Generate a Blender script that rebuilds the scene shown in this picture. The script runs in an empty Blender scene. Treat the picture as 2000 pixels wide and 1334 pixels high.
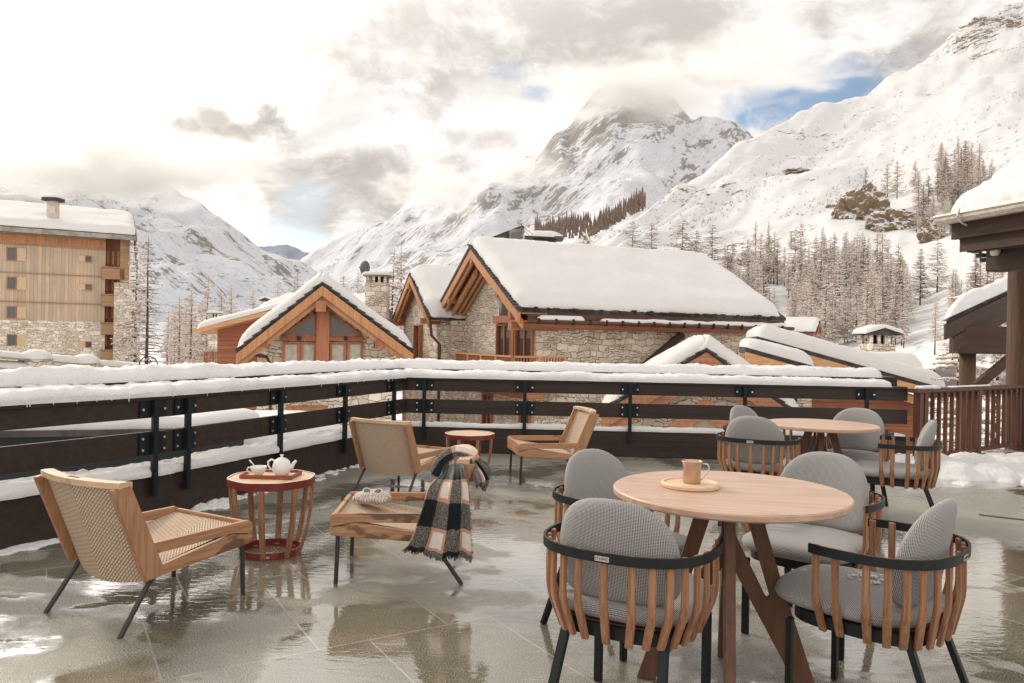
import bpy, bmesh, math, random
from mathutils import Vector, Matrix, noise as mnoise
from mathutils.bvhtree import BVHTree
R = math.radians
sc = bpy.context.scene
# ---------------------------------------------------------------- camera
HC = 1.3; FPX = 1500.0; ROLL = R(1.0)
cam_d = bpy.data.cameras.new("camera"); cam = bpy.data.objects.new("camera", cam_d)
sc.collection.objects.link(cam); sc.camera = cam
cam_d.lens = 27.0; cam_d.sensor_width = 36.0; cam_d.clip_end = 30000; cam_d.clip_start = .05
cam.matrix_world = Matrix.Translation((0, 0, HC)) @ Matrix.Rotation(R(90), 4, 'X') @ Matrix.Rotation(ROLL, 4, 'Z')
sc.view_settings.view_transform = 'Standard'; sc.view_settings.look = 'None'
sc.view_settings.exposure = 0.16; sc.view_settings.gamma = 1.0
sc.render.engine = 'CYCLES'
try:
    sc.cycles.use_denoising = True; sc.cycles.denoiser = 'OPENIMAGEDENOISE'
    sc.cycles.volume_step_rate = 1.0; sc.cycles.volume_bounces = 3
    sc.cycles.max_bounces = 6; sc.cycles.transparent_max_bounces = 6
    sc.cycles.sample_clamp_indirect = 6
except Exception: pass
CR, SR = math.cos(ROLL), math.sin(ROLL)
def dirp(px, py):
    x, y = px - 1000, py - 667
    return Vector(((CR*x + SR*y)/FPX, 1, -(-SR*x + CR*y)/FPX))
CAM = Vector((0, 0, HC))
def at(px, py, Y): return CAM + dirp(px, py)*Y                  # point seen at a pixel, Y metres ahead
def gz(px, py, z=0.):                                           # point seen at a pixel, at height z
    d = dirp(px, py); return CAM + d*((z-HC)/d.z)
SUN_AZ, SUN_EL = -52, 33        # degrees left of the view direction, above the horizon
# ---------------------------------------------------------------- node helpers
def nd(t, typ, ins=None, **props):
    n = t.nodes.new(typ)
    for k, v in props.items(): setattr(n, k, v)
    for k, v in (ins or {}).items():
        s = n.inputs[k]
        if isinstance(v, bpy.types.Node): v = v.outputs[0]
        if isinstance(v, bpy.types.NodeSocket): t.links.new(v, s)
        else:
            if isinstance(v, (tuple, list)) and s.type == 'RGBA' and len(v) == 3: v = (*v, 1)
            s.default_value = v
    return n
def ma(t, op, a, b=0., c=0., clamp=False):
    return nd(t, 'ShaderNodeMath', {0: a, 1: b, 2: c}, operation=op, use_clamp=clamp).outputs[0]
def vm(t, op, a, b=(0, 0, 0), s=None):
    n = nd(t, 'ShaderNodeVectorMath', {0: a, 1: b}, operation=op)
    if s is not None: n.inputs['Scale'].default_value = s
    return n.outputs[1] if op in ('DOT_PRODUCT', 'LENGTH', 'DISTANCE') else n.outputs[0]
def mx(t, f, a, b, mode='MIX'):
    n = nd(t, 'ShaderNodeMix', {0: f, 6: a, 7: b}, data_type='RGBA', blend_type=mode); return n.outputs[2]
def ramp(t, f, lo, hi, smooth=True):
    n = nd(t, 'ShaderNodeMapRange', {0: f, 1: lo, 2: hi}, clamp=True)
    if smooth: n.interpolation_type = 'SMOOTHSTEP'
    return n.outputs[0]
def noi(t, vec, scale, detail=3, rough=.5, dist=0., dim='3D'):
    return nd(t, 'ShaderNodeTexNoise', {'Vector': vec, 'Scale': scale, 'Detail': detail, 'Roughness': rough, 'Distortion': dist}, noise_dimensions=dim).outputs[0]
def mapv(t, vec, scale=(1, 1, 1), rot=(0, 0, 0), loc=(0, 0, 0)):
    return nd(t, 'ShaderNodeMapping', {'Vector': vec, 'Scale': scale, 'Rotation': rot, 'Location': loc}).outputs[0]
def sepv(t, v):
    n = nd(t, 'ShaderNodeSeparateXYZ', {0: v}); return n.outputs
MATS = {}
def mat(name):
    m = bpy.data.materials.new(name); m.use_nodes = True; t = m.node_tree
    b = t.nodes['Principled BSDF']; MATS[name] = m
    tc = t.nodes.new('ShaderNodeTexCoord'); return m, t, b, tc
def setp(t, b, **k):
    names = {'col': 'Base Color', 'rough': 'Roughness', 'metal': 'Metallic', 'normal': 'Normal', 'spec': 'Specular IOR Level',
             'coat': 'Coat Weight', 'coatr': 'Coat Roughness', 'sheen': 'Sheen Weight', 'sss': 'Subsurface Weight', 'trans': 'Transmission Weight'}
    for kk, v in k.items():
        s = b.inputs[names[kk]]
        if isinstance(v, bpy.types.NodeSocket): t.links.new(v, s)
        else:
            if isinstance(v, (tuple, list)) and len(v) == 3 and s.type == 'RGBA': v = (*v, 1)
            s.default_value = v
def bump(t, h, strength=.3, dist=.01, normal=None):
    d = {'Height': h, 'Strength': strength, 'Distance': dist}
    n = nd(t, 'ShaderNodeBump', d)
    if normal is not None: t.links.new(normal, n.inputs['Normal'])
    return n.outputs[0]
# ---------------------------------------------------------------- world: clouds over a physical sky
def build_world():
    w = bpy.data.worlds.new("World"); sc.world = w; w.use_nodes = True; t = w.node_tree
    t.nodes.clear()
    out = t.nodes.new('ShaderNodeOutputWorld'); bg = t.nodes.new('ShaderNodeBackground')
    sky = nd(t, 'ShaderNodeTexSky', sky_type='NISHITA', sun_disc=False, sun_elevation=R(SUN_EL), sun_rotation=R(SUN_AZ))
    skyc = mx(t, 1.0, sky.outputs[0], (.125, .125, .125), 'MULTIPLY')
    tc = t.nodes.new('ShaderNodeTexCoord'); D = vm(t, 'NORMALIZE', tc.outputs['Generated'])
    warp = nd(t, 'ShaderNodeTexNoise', {'Vector': D, 'Scale': 3.2, 'Detail': 5, 'Roughness': .6}).outputs[1]
    Dw = vm(t, 'ADD', D, vm(t, 'SCALE', vm(t, 'SUBTRACT', warp, (.5, .5, .5)), s=.12))
    Db = vm(t, 'ADD', D, vm(t, 'SCALE', vm(t, 'SUBTRACT', warp, (.5, .5, .5)), s=.07))
    big = noi(t, mapv(t, Dw, (1, 1, 1.9)), 3.0, 8, .58)
    fine = noi(t, mapv(t, Dw, (1, 1, 1.7)), 11.0, 9, .66, .15)
    def blob(px, py, rx, ry, rot=0, wv=.10):     # soft region of the sky round a direction
        c = dirp(px, py).normalized()
        az = math.atan2(c.x, c.y); el = math.asin(c.z)
        right = Vector((math.cos(az), -math.sin(az), 0)); up = right.cross(c)
        dd = vm(t, 'SUBTRACT', Db, tuple(c))
        cr, sr = math.cos(R(rot)), math.sin(R(rot))
        r2 = right*cr + up*sr; u2 = up*cr - right*sr
        a = ma(t, 'DIVIDE', vm(t, 'DOT_PRODUCT', dd, tuple(r2)), rx/1500)
        b = ma(t, 'DIVIDE', vm(t, 'DOT_PRODUCT', dd, tuple(u2)), ry/1500)
        d2 = ma(t, 'ADD', ma(t, 'MULTIPLY', a, a), ma(t, 'MULTIPLY', b, b))
        d2 = ma(t, 'ADD', d2, ma(t, 'MULTIPLY', ma(t, 'SUBTRACT', fine, .5), 4.2))
        f = ramp(t, d2, 1.25, .0)
        fwd = ramp(t, vm(t, 'DOT_PRODUCT', D, tuple(c)), .7, .8)
        return ma(t, 'MULTIPLY', f, fwd)
    def msum(L):
        r = L[0]
        for x in L[1:]: r = ma(t, 'MAXIMUM', r, x)
        return r
    # cloud shade: light cream to warm grey
    shade = ramp(t, ma(t, 'ADD', ma(t, 'MULTIPLY', big, .60), ma(t, 'MULTIPLY', fine, .40)), .41, .575)
    col = mx(t, shade, (.60, .555, .505), (1.0, .965, .92))
    grey = msum([ma(t, 'MULTIPLY', blob(*a), s) for a, s in SKY_GREY])
    white = msum([ma(t, 'MULTIPLY', blob(*a), s) for a, s in SKY_WHITE])
    col = mx(t, white, col, (1.02, .99, .95))
    # glow of the hidden sun
    gd = Vector((math.sin(R(-34))*math.cos(R(25)), math.cos(R(-34))*math.cos(R(25)), math.sin(R(25))))
    g = vm(t, 'DOT_PRODUCT', D, tuple(gd))
    g1 = ramp(t, g, .90, 1.0); g2 = ma(t, 'POWER', ma(t, 'MAXIMUM', g, 0.), 95.)
    col = mx(t, 1.0, col, mx(t, ma(t, 'MULTIPLY', g1, .8), (0, 0, 0), (.34, .325, .29)), 'ADD')
    col = mx(t, 1.0, col, mx(t, g2, (0, 0, 0), (8., 7.7, 7.2)), 'ADD')
    hd = Vector((math.sin(R(-11))*math.cos(R(42)), math.cos(R(-11))*math.cos(R(42)), math.sin(R(42))))
    g3 = ma(t, 'POWER', ma(t, 'MAXIMUM', vm(t, 'DOT_PRODUCT', D, tuple(hd)), 0.), 42.)
    col = mx(t, 1.0, col, mx(t, g3, (0, 0, 0), (2.4, 2.3, 2.15)), 'ADD')
    col = mx(t, grey, col, (.47, .42, .375))
    z = sepv(t, D)[2]
    zen = ramp(t, z, .30, .9)
    col = mx(t, ma(t, 'MULTIPLY', zen, .7), col, (.74, .73, .72))
    blue = msum([ma(t, 'MULTIPLY', blob(*a), s) for a, s in SKY_BLUE])
    col = mx(t, blue, col, skyc)
    bk = ramp(t, sepv(t, D)[1], .05, -.55); col = mx(t, 1., col, mx(t, bk, (1, 1, 1), (1.42, 1.41, 1.43)), 'MULTIPLY')   # unseen sky behind the camera, brightened as added fill for camera-facing surfaces
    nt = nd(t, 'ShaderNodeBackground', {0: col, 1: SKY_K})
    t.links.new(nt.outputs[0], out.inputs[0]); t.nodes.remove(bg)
SKY_K = 1.0
SKY_BLUE = [((1600, 185, 160, 90, 10), .95), ((1480, 200, 80, 60, 0), .5), ((1060, 180, 45, 22, 0), .5), ((545, 470, 120, 30, 0), .95), ((590, 440, 60, 26, 0), .4), ((610, 400, 60, 50, 20), .35), ((1000, 140, 60, 26, 0), .3)]
SKY_GREY = [((545, 230, 50, 28, -25), .85), ((480, 262, 44, 24, -20), .75), ((430, 330, 210, 70, -15), .30), ((250, 300, 200, 50, 0), .2), ((640, 250, 90, 26, 30), .3), ((300, 300, 150, 24, -10), .28), ((250, 420, 120, 30, 0), .25), ((700, 180, 120, 40, 20), .25), ((880, 260, 60, 20, 0), .4), ((700, 330, 120, 40, 20), .35), ((560, 320, 80, 30, -10), .35), ((1250, 60, 200, 40, 0), .12), ((520, 240, 60, 24, 12), .7), ((430, 240, 42, 26, -30), .6), ((370, 155, 60, 22, -15), .4), ((460, 300, 95, 38, -25), .8),
            ((590, 385, 110, 62, -8), .6), ((640, 420, 60, 50, 0), .6), ((790, 345, 150, 75, 0), .65), ((820, 210, 90, 50, 15), .55), ((960, 270, 70, 30, 0), .5),
            ((1000, 150, 260, 60, 10), .28), ((850, 120, 200, 90, 0), .18), ((120, 345, 120, 26, 0), .35), ((1650, 130, 190, 60, 5), .55), ((1500, 110, 200, 60, 0), .3), ((330, 380, 70, 30, -30), .4)]
SKY_WHITE = [((700, 250, 130, 50, 0), .7), ((560, 340, 60, 20, -20), .6), ((420, 330, 120, 30, 0), .5), ((1080, 225, 110, 40, 0), .9), ((960, 215, 110, 60, 0), .8), ((1380, 200, 120, 50, -15), .7), ((1450, 240, 90, 50, -20), .8), ((640, 470, 110, 26, -5), .95), ((900, 330, 120, 60, 0), .5)]
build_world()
sun_d = bpy.data.lights.new("sun", 'SUN'); sun_d.energy = 1.9; sun_d.angle = R(10); sun_d.color = (1, .90, .78)
sun = bpy.data.objects.new("sun", sun_d); sc.collection.objects.link(sun)
sv = Vector((math.sin(R(SUN_AZ))*math.cos(R(SUN_EL)), math.cos(R(SUN_AZ))*math.cos(R(SUN_EL)), math.sin(R(SUN_EL))))
sun.rotation_euler = sv.to_track_quat('Z', 'Y').to_euler()
# ---------------------------------------------------------------- object helpers
def link(o): sc.collection.objects.link(o); return o
def tag(o, label=None, cat=None, group=None, kind=None):
    if label: o['label'] = label
    if cat: o['category'] = cat
    if group: o['group'] = group
    if kind: o['kind'] = kind
    return o
def thing(name, label, cat, loc=(0, 0, 0), rz=0., group=None, scale=(1, 1, 1)):
    o = link(bpy.data.objects.new(name, None)); o.location = loc; o.rotation_euler = (0, 0, rz); o.scale = scale
    o.empty_display_size = .2
    return tag(o, label, cat, group)
def copy_tree(o, parent=None):
    c = o.copy(); sc.collection.objects.link(c); c.parent = parent
    for ch in [x for x in bpy.data.objects if x.parent == o]: copy_tree(ch, c)
    return c
def noise3(p, s=1.): return mnoise.noise(Vector(p)*s)
def fbm(p, s=1., o=4): return mnoise.fractal(Vector(p)*s, 1.0, 2.0, o)
class MB:
    def __init__(s): s.v = []; s.f = []; s.uv = None; s.M = None
    def add(s, vs, fs):
        n = len(s.v)
        for p in vs:
            p = Vector(p); s.v.append(s.M @ p if s.M is not None else p)
        s.f += [tuple(i+n for i in f) for f in fs]
    def box(s, c, d, rot=None, rz=0):
        hx, hy, hz = d[0]/2, d[1]/2, d[2]/2
        P = [Vector((x, y, z)) for z in (-hz, hz) for x, y in ((-hx, -hy), (hx, -hy), (hx, hy), (-hx, hy))]
        if rz: rot = Matrix.Rotation(rz, 3, 'Z')
        if rot is not None: P = [rot @ p for p in P]
        s.add([p+Vector(c) for p in P], [(3, 2, 1, 0), (4, 5, 6, 7), (0, 1, 5, 4), (1, 2, 6, 5), (2, 3, 7, 6), (3, 0, 4, 7)])
        return s
    def beam(s, a, b, w, h, up=(0, 0, 1)):
        a, b = Vector(a), Vector(b); d = b-a; L = d.length; x = d.normalized()
        up = Vector(up); y = up.cross(x)
        if y.length < 1e-4: y = Vector((0, 1, 0)).cross(x)
        y.normalize(); z = x.cross(y); m = Matrix((x, y, z)).transposed()
        return s.box((a+b)/2, (L, w, h), rot=m)
    def tube(s, pts, r, n=8, caps=True, closed=False):
        pts = [Vector(p) for p in pts]; m = len(pts); rr = r if isinstance(r, (list, tuple)) else [r]*m
        up = Vector((0, 0, 1)); rings = []; prev = None
        for i, p in enumerate(pts):
            if closed: d = pts[(i+1) % m]-pts[i-1]
            else: d = pts[min(i+1, m-1)]-pts[max(i-1, 0)]
            d.normalize()
            if prev is None:
                a = up.cross(d)
                if a.length < .1: a = Vector((1, 0, 0)).cross(d)
            else: a = prev - d*prev.dot(d)
            a.normalize(); prev = a; b = d.cross(a)
            rings.append([p + (a*math.cos(2*math.pi*k/n) + b*math.sin(2*math.pi*k/n))*rr[i] for k in range(n)])
        vs = [p for r_ in rings for p in r_]; fs = []
        for i in range(m if closed else m-1):
            j = (i+1) % m
            for k in range(n): fs.append((i*n+k, i*n+(k+1) % n, j*n+(k+1) % n, j*n+k))
        if caps and not closed: fs += [tuple(range(n))[::-1], tuple((m-1)*n+k for k in range(n))]
        s.add(vs, fs); return s
    def ribbon(s, pts, ups, w, th):
        # flat strip: pts centre line, ups = per-point face normal; w width along the side, th thickness
        pts = [Vector(p) for p in pts]; m = len(pts); vs = []; ww = w if isinstance(w, (list, tuple)) else [w]*m
        for i, p in enumerate(pts):
            d = (pts[min(i+1, m-1)]-pts[max(i-1, 0)]).normalized(); n = Vector(ups[i]); n = (n-d*n.dot(d)).normalized(); a = d.cross(n)
            for sx, sy in ((-1, -1), (1, -1), (1, 1), (-1, 1)): vs.append(p + a*sx*ww[i]/2 + n*sy*th/2)
        fs = []
        for i in range(m-1):
            for k in range(4): fs.append((i*4+k, i*4+(k+1) % 4, i*4+4+(k+1) % 4, i*4+4+k))
        fs += [(3, 2, 1, 0), tuple((m-1)*4+k for k in range(4))]
        s.add(vs, fs); return s
    def prism(s, poly, a, b):
        # poly: list of 3D points (planar); extruded from offset a to offset b (vectors)
        P = [Vector(p)+Vector(a) for p in poly] + [Vector(p)+Vector(b) for p in poly]; n = len(poly)
        s.add(P, [tuple(range(n))[::-1], tuple(range(n, 2*n))] + [(i, (i+1) % n, (i+1) % n+n, i+n) for i in range(n)]); return s
    def lathe(s, prof, c=(0, 0, 0), n=24):
        vs = []; fs = []; c = Vector(c); m = len(prof)
        for r, z in prof:
            for k in range(n): a = 2*math.pi*k/n; vs.append(c+Vector((r*math.cos(a), r*math.sin(a), z)))
        for i in range(m-1):
            for k in range(n): fs.append((i*n+k, i*n+(k+1) % n, (i+1)*n+(k+1) % n, (i+1)*n+k))
        fs += [tuple(range(n))[::-1], tuple((m-1)*n+k for k in range(n))]
        s.add(vs, fs); return s
    def grid(s, P):          # P[i][j]
        n, m = len(P), len(P[0])
        s.add([p for r in P for p in r], [(i*m+j, i*m+j+1, (i+1)*m+j+1, (i+1)*m+j) for i in range(n-1) for j in range(m-1)]); return s
    def build(s, name, m, parent=None, smooth=False, bevel=0., recalc=True, autosm=None):
        me = bpy.data.meshes.new(name); me.from_pydata([tuple(p) for p in s.v], [], s.f)
        if s.uv:
            uvl = me.uv_layers.new(name="UVMap")
            for l in me.loops: uvl.data[l.index].uv = s.uv[l.vertex_index]
        if recalc:
            bm = bmesh.new(); bm.from_mesh(me); bmesh.ops.recalc_face_normals(bm, faces=bm.faces)
            if bevel: bmesh.ops.bevel(bm, geom=[e for e in bm.edges if e.is_manifold and e.calc_face_angle(0) > .6], offset=bevel, segments=2, affect='EDGES', clamp_overlap=True)
            bm.to_mesh(me); bm.free()
        if smooth: me.polygons.foreach_set('use_smooth', [True]*len(me.polygons))
        me.materials.append(MATS[m] if isinstance(m, str) else m)
        if autosm and smooth:
            try: me.set_sharp_from_angle(angle=autosm)
            except Exception: pass
        o = link(bpy.data.objects.new(name, me)); o.parent = parent
        return o
def pillow(outline, T, fmap, name, m, parent, rings=9, soft=.35):
    # outline: list of (u, v) round a centre (0,0); T half thickness; fmap(u, v, w) -> point
    mb = MB(); n = len(outline); prof = []
    for k in range(rings+1):
        a = math.pi*k/rings                                # 0 front centre .. pi back centre
        prof.append(a)
    S = [(0.0, 1.0), (.35, 1.0), (.65, .97), (.82, .88), (.92, .70), (.975, .42), (1.0, .0)]
    seq = [(s_, h) for s_, h in S] + [(s_, -h) for s_, h in S[-2::-1]]
    vs = []; fs = []; uvs = []
    for s_, h in seq:
        for (u, v) in outline: vs.append(fmap(u*s_, v*s_, h*T)); uvs.append((u*s_+(1-abs(h))*T*u*4, v*s_+(1-abs(h))*T*v*4))
    for i in range(len(seq)-1):
        for k in range(n): fs.append((i*n+k, i*n+(k+1) % n, (i+1)*n+(k+1) % n, (i+1)*n+k))
    mb.add(vs, fs); mb.uv = uvs
    me_o = mb.build(name, m, parent, smooth=True)
    bm = bmesh.new(); bm.from_mesh(me_o.data); bmesh.ops.remove_doubles(bm, verts=bm.verts, dist=1e-5); bmesh.ops.recalc_face_normals(bm, faces=bm.faces)
    bm.to_mesh(me_o.data); bm.free(); me_o.data.polygons.foreach_set('use_smooth', [True]*len(me_o.data.polygons))
    return me_o
def snow_sheet(fp, n1, n2, th, er=.15, amp=.3, ns=1.2, nrm=(0, 0, 1), jit=.0, seed=0., L=(1, 1), bulge=.25, fine=0.):
    # fp(a,b) -> point on the carrying surface, a,b in 0..1; L real lengths; returns MB of a closed, soft-edged snow layer
    N = Vector(nrm); mb = MB(); T = []; B = []
    def dist(n):
        k = [i/n for i in range(n+1)]
        return k
    def edgeparam(n, Lm):
        e = min(.3, er/Lm); xs = [0, e*.06, e*.2, e*.45, e*.75, e]; mid = max(2, n-10)
        xs += [e+(1-2*e)*i/mid for i in range(1, mid)]
        xs += [1-x for x in (e, e*.75, e*.45, e*.2, e*.06, 0)]
        return xs
    A1, A2 = edgeparam(n1, L[0]), edgeparam(n2, L[1])
    for a in A1:
        rt, rb = [], []
        for b in A2:
            da, db = min(a, 1-a)*L[0]/er, min(b, 1-b)*L[1]/er
            d = min(da, db, 1.)
            if da < 1 and db < 1: d = max(0, 1-math.hypot(1-da, 1-db)) if True else d
            h = math.sqrt(max(0, 1-(1-d)**2))
            p = Vector(fp(a, b)); q = p + Vector((seed, seed*.7, 0))
            nz = mnoise.noise(q*ns)*amp + mnoise.noise(q*ns*3.1)*amp*.35
            if fine: nz += mnoise.noise(q*ns*9)*fine
            t = th*h*(1+nz)
            # bulge outward near the rim
            ca = Vector(fp(min(1, a+.01), b))-Vector(fp(max(0, a-.01), b)); cb = Vector(fp(a, min(1, b+.01)))-Vector(fp(a, max(0, b-.01)))
            ca.normalize(); cb.normalize(); off = Vector((0, 0, 0)); bl = bulge*th
            hh = h*(1-h)*2+.15*(1-h)
            jn = mnoise.noise(q*ns*2.3+Vector((7, 3, 1)))*jit + mnoise.noise(q*ns*7+Vector((7, 3, 1)))*jit*.5
            if da < 1: off += ca*(-1 if a < .5 else 1)*(bl*hh*(1-da)+jn*(1-da))
            if db < 1: off += cb*(-1 if b < .5 else 1)*(bl*hh*(1-db)+jn*(1-db))
            rt.append(p+N*t+off); rb.append(p+off)
        T.append(rt); B.append(rb)
    n, m = len(T), len(T[0])
    vs = [p for r in T for p in r] + [p - N*.004 for r in B for p in r]; o = n*m; fs = []
    for i in range(n-1):
        for j in range(m-1):
            k = i*m+j; fs.append((k, k+m, k+m+1, k+1)); fs.append((o+k, o+k+1, o+k+m+1, o+k+m))
    for i in range(n-1):
        k = i*m; fs.append((k, o+k, o+k+m, k+m)); k = i*m+m-1; fs.append((k, k+m, o+k+m, o+k))
    for j in range(m-1):
        k = j; fs.append((k, k+1, o+k+1, o+k)); k = (n-1)*m+j; fs.append((k, o+k, o+k+1, k+1))
    mb.add(vs, fs); return mb
def quad(p00, p10, p01, p11):
    p00, p10, p01, p11 = map(Vector, (p00, p10, p01, p11))
    return lambda a, b: (p00*(1-a)+p10*a)*(1-b) + (p01*(1-a)+p11*a)*b
# ---------------------------------------------------------------- materials
def m_plain(name, col, rough=.6, metal=0., nz=.0, ns=20., bmp=.0, bs=60., spec=.5, vary=.15):
    m, t, b, tc = mat(name); o = tc.outputs['Object']
    n = noi(t, o, ns, 5, .6)
    c = mx(t, ma(t, 'MULTIPLY', ramp(t, n, .35, .65), 1.), tuple(x*(1-vary) for x in col), tuple(min(1, x*(1+vary)) for x in col))
    setp(t, b, col=c, rough=rough, metal=metal, spec=spec)
    if bmp: setp(t, b, normal=bump(t, noi(t, o, bs, 4, .6), bmp, .01))
    return m
def m_wood(name, c1, c2, scale=1., axis='x', rough=.5, grain=1., wet=0., coord='Object', planks=0., pdir='z', dark=(0, 0, 0), pb=.5, weather=0.):
    m, t, b, tc = mat(name); o = tc.outputs[coord]
    st = {'x': (.8, 15, 15), 'y': (15, .8, 15), 'z': (15, 15, .8)}[axis]
    oi = t.nodes.new('ShaderNodeObjectInfo')
    off = vm(t, 'SCALE', nd(t, 'ShaderNodeCombineXYZ', {0: oi.outputs['Random'], 1: oi.outputs['Random'], 2: oi.outputs['Random']}).outputs[0], s=7.)
    v = vm(t, 'ADD', mapv(t, o, tuple(x*scale for x in st)), off)
    g = noi(t, v, 2.2, 6, .6, .25); g2 = noi(t, v, 9., 4, .6)
    kn = noi(t, mapv(t, o, (2*scale,)*3), 1.5, 2, .5)
    f = ma(t, 'ADD', ma(t, 'MULTIPLY', g, .75), ma(t, 'MULTIPLY', g2, .25))
    c = mx(t, ramp(t, f, .34, .66), c1, c2)
    c = mx(t, ma(t, 'MULTIPLY', ramp(t, kn, .6, .75), .25), c, tuple(x*.6 for x in c1))
    hgt = f
    if planks:
        s = sepv(t, o)
        q = {'x': s[0], 'y': s[1], 'z': s[2]}[pdir] if pdir in 'xyz' else ma(t, 'ADD', s[0], s[1])
        pf = ma(t, 'DIVIDE', q, planks); fr = ma(t, 'FRACT', pf); fl = ma(t, 'FLOOR', pf)
        wn = nd(t, 'ShaderNodeTexWhiteNoise', {'W': fl}, noise_dimensions='1D').outputs[0]
        c = mx(t, 1.0, c, mx(t, wn, (.82, .82, .82), (1.10, 1.08, 1.05)), 'MULTIPLY')
        e = ma(t, 'ABSOLUTE', ma(t, 'SUBTRACT', fr, .5)); gap = ramp(t, e, .44, .49)
        c = mx(t, ma(t, 'MULTIPLY', gap, .75), c, tuple(x*.25 for x in c1)); hgt = ma(t, 'SUBTRACT', ma(t, 'MULTIPLY', f, .25), gap)
    r = rough
    if weather:
        s = sepv(t, o); wz = noi(t, mapv(t, o, (1.5, 1.5, .25)), 1., 5, .6)
        c = mx(t, ma(t, 'MULTIPLY', ramp(t, wz, .42, .62), weather), c, (.40, .34, .27))
    if wet:
        wn2 = noi(t, vm(t, 'ADD', mapv(t, o, (6, 3, 6)), off), 1.2, 3, .5)
        wf = ma(t, 'MULTIPLY', ramp(t, wn2, .60, .64), wet)
        c = mx(t, wf, c, tuple(x*.33 for x in c1)); r = ma(t, 'SUBTRACT', rough, ma(t, 'MULTIPLY', wf, rough*.6))
    setp(t, b, col=c, rough=r, normal=bump(t, hgt, pb, .004*grain if not planks else .01), spec=.4)
    return m
m_wood('teak', (.33, .165, .085), (.50, .275, .15), 2.2, 'x', .50, wet=.85)
m_wood('teak_y', (.33, .165, .085), (.50, .275, .15), 2.2, 'y', .50, wet=.8)
m_wood('teak_v', (.32, .16, .082), (.47, .26, .14), 2.2, 'z', .50, wet=.3)
m_wood('teak_pale', (.54, .36, .22), (.68, .49, .32), 2.0, 'x', .5, wet=.35)
m_wood('teak_z', (.24, .108, .055), (.43, .225, .125), 2.4, 'z', .48)
m_wood('table_wood', (.45, .285, .195), (.57, .395, .295), 1.2, 'x', .42, wet=.12)
m_wood('table_leg', (.115, .052, .026), (.18, .085, .045), 1.4, 'z', .5)
m_wood('slat_light', (.52, .36, .20), (.66, .49, .31), 2., 'z', .5)
m_wood('rail_brown', (.023, .0135, .0095), (.042, .025, .017), .6, 'x', .5, grain=3)
m_wood('fence_brown', (.075, .026, .015), (.14, .052, .030), .8, 'z', .55)
m_wood('dark_log', (.055, .030, .018), (.13, .070, .040), .5, 'z', .75, grain=6, pb=.9)
m_wood('dark_beam', (.040, .020, .012), (.068, .035, .022), .5, 'x', .65)
m_wood('larch_wood', (.50, .25, .11), (.68, .40, .20), .35, 'x', .6, grain=4)
m_wood('barge_wood', (.42, .19, .085), (.56, .29, .14), .5, 'z', .6, grain=4, pb=.2)
m_wood('larch_v', (.30, .11, .055), (.44, .18, .09), .35, 'z', .6, grain=4)
m_wood('larch_board', (.32, .13, .065), (.46, .21, .11), .35, 'x', .6, planks=.14, pdir='z')
m_wood('shed_board', (.30, .10, .045), (.42, .16, .08), .35, 'x', .6, planks=.16, pdir='z')
m_wood('larch_plank', (.42, .17, .07), (.60, .29, .13), .35, 'z', .6, planks=.17, pdir='x')
m_wood('old_plank', (.52, .38, .26), (.62, .47, .33), .3, 'z', .75, planks=.3, pdir='x', weather=.6)
m_wood('balcony_wood', (.30, .17, .09), (.42, .26, .15), .3, 'x', .75)
m_wood('board_round', (.62, .42, .24), (.78, .58, .38), 3., 'x', .5)
m_wood('tray_wood', (.26, .055, .025), (.36, .09, .045), 3., 'x', .35)
m_plain('black_metal', (.010, .013, .014), .5, 0, spec=.35)
m_plain('bracket_metal', (.007, .013, .016), .55, 0, spec=.3)
m_plain('leg_metal', (.030, .026, .023), .4, 0)
m_plain('red_lacquer', (.17, .020, .016), .35, 0, ns=8)
m_plain('steel', (.62, .60, .57), .28, .9)
m_plain('gutter_zinc', (.48, .42, .36), .5, .3)
m_plain('gutter_copper', (.10, .045, .025), .5, .3)
m_plain('ceramic', (.80, .78, .75), .18, 0, vary=.02)
m_plain('mug_metal', (.55, .40, .31), .30, .85, vary=.05)
m_plain('plate_metal', (.62, .57, .50), .4, .3)
m_plain('lettering', (.05, .045, .04), .5)
m_plain('cream_plastic', (.78, .70, .62), .35)
m_plain('lens', (.16, .14, .14), .08, vary=.05)
m_plain('render_wall', (.58, .50, .42), .9, ns=2)
m_plain('slate', (.055, .048, .042), .85, bmp=.6, bs=8, ns=3, vary=.4)
m_plain('concrete', (.30, .27, .23), .9, bmp=.3, bs=10, ns=1.5, vary=.25)
m_plain('bark', (.085, .058, .045), .95, bmp=.8, bs=12, ns=8, vary=.35)
m_plain('red_metal', (.55, .12, .05), .5)
m_plain('mesh_dish', (.11, .10, .09), .7)
m_plain('curtain', (.50, .46, .38), .9, ns=6)
def m_snow(name, bs=3., b2=25., st=.5, col=(.82, .805, .79)):
    m, t, b, tc = mat(name); o = tc.outputs['Object']
    n = noi(t, o, bs, 6, .6); n2 = noi(t, o, b2, 5, .65)
    setp(t, b, col=col, rough=.7, spec=.25, normal=bump(t, ma(t, 'ADD', ma(t, 'MULTIPLY', n, .7), ma(t, 'MULTIPLY', n2, .3)), st, .08))
    return m
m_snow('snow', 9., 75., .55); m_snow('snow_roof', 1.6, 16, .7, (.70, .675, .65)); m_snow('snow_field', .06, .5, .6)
MATS['snow_field'].node_tree.nodes['Principled BSDF']
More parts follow.
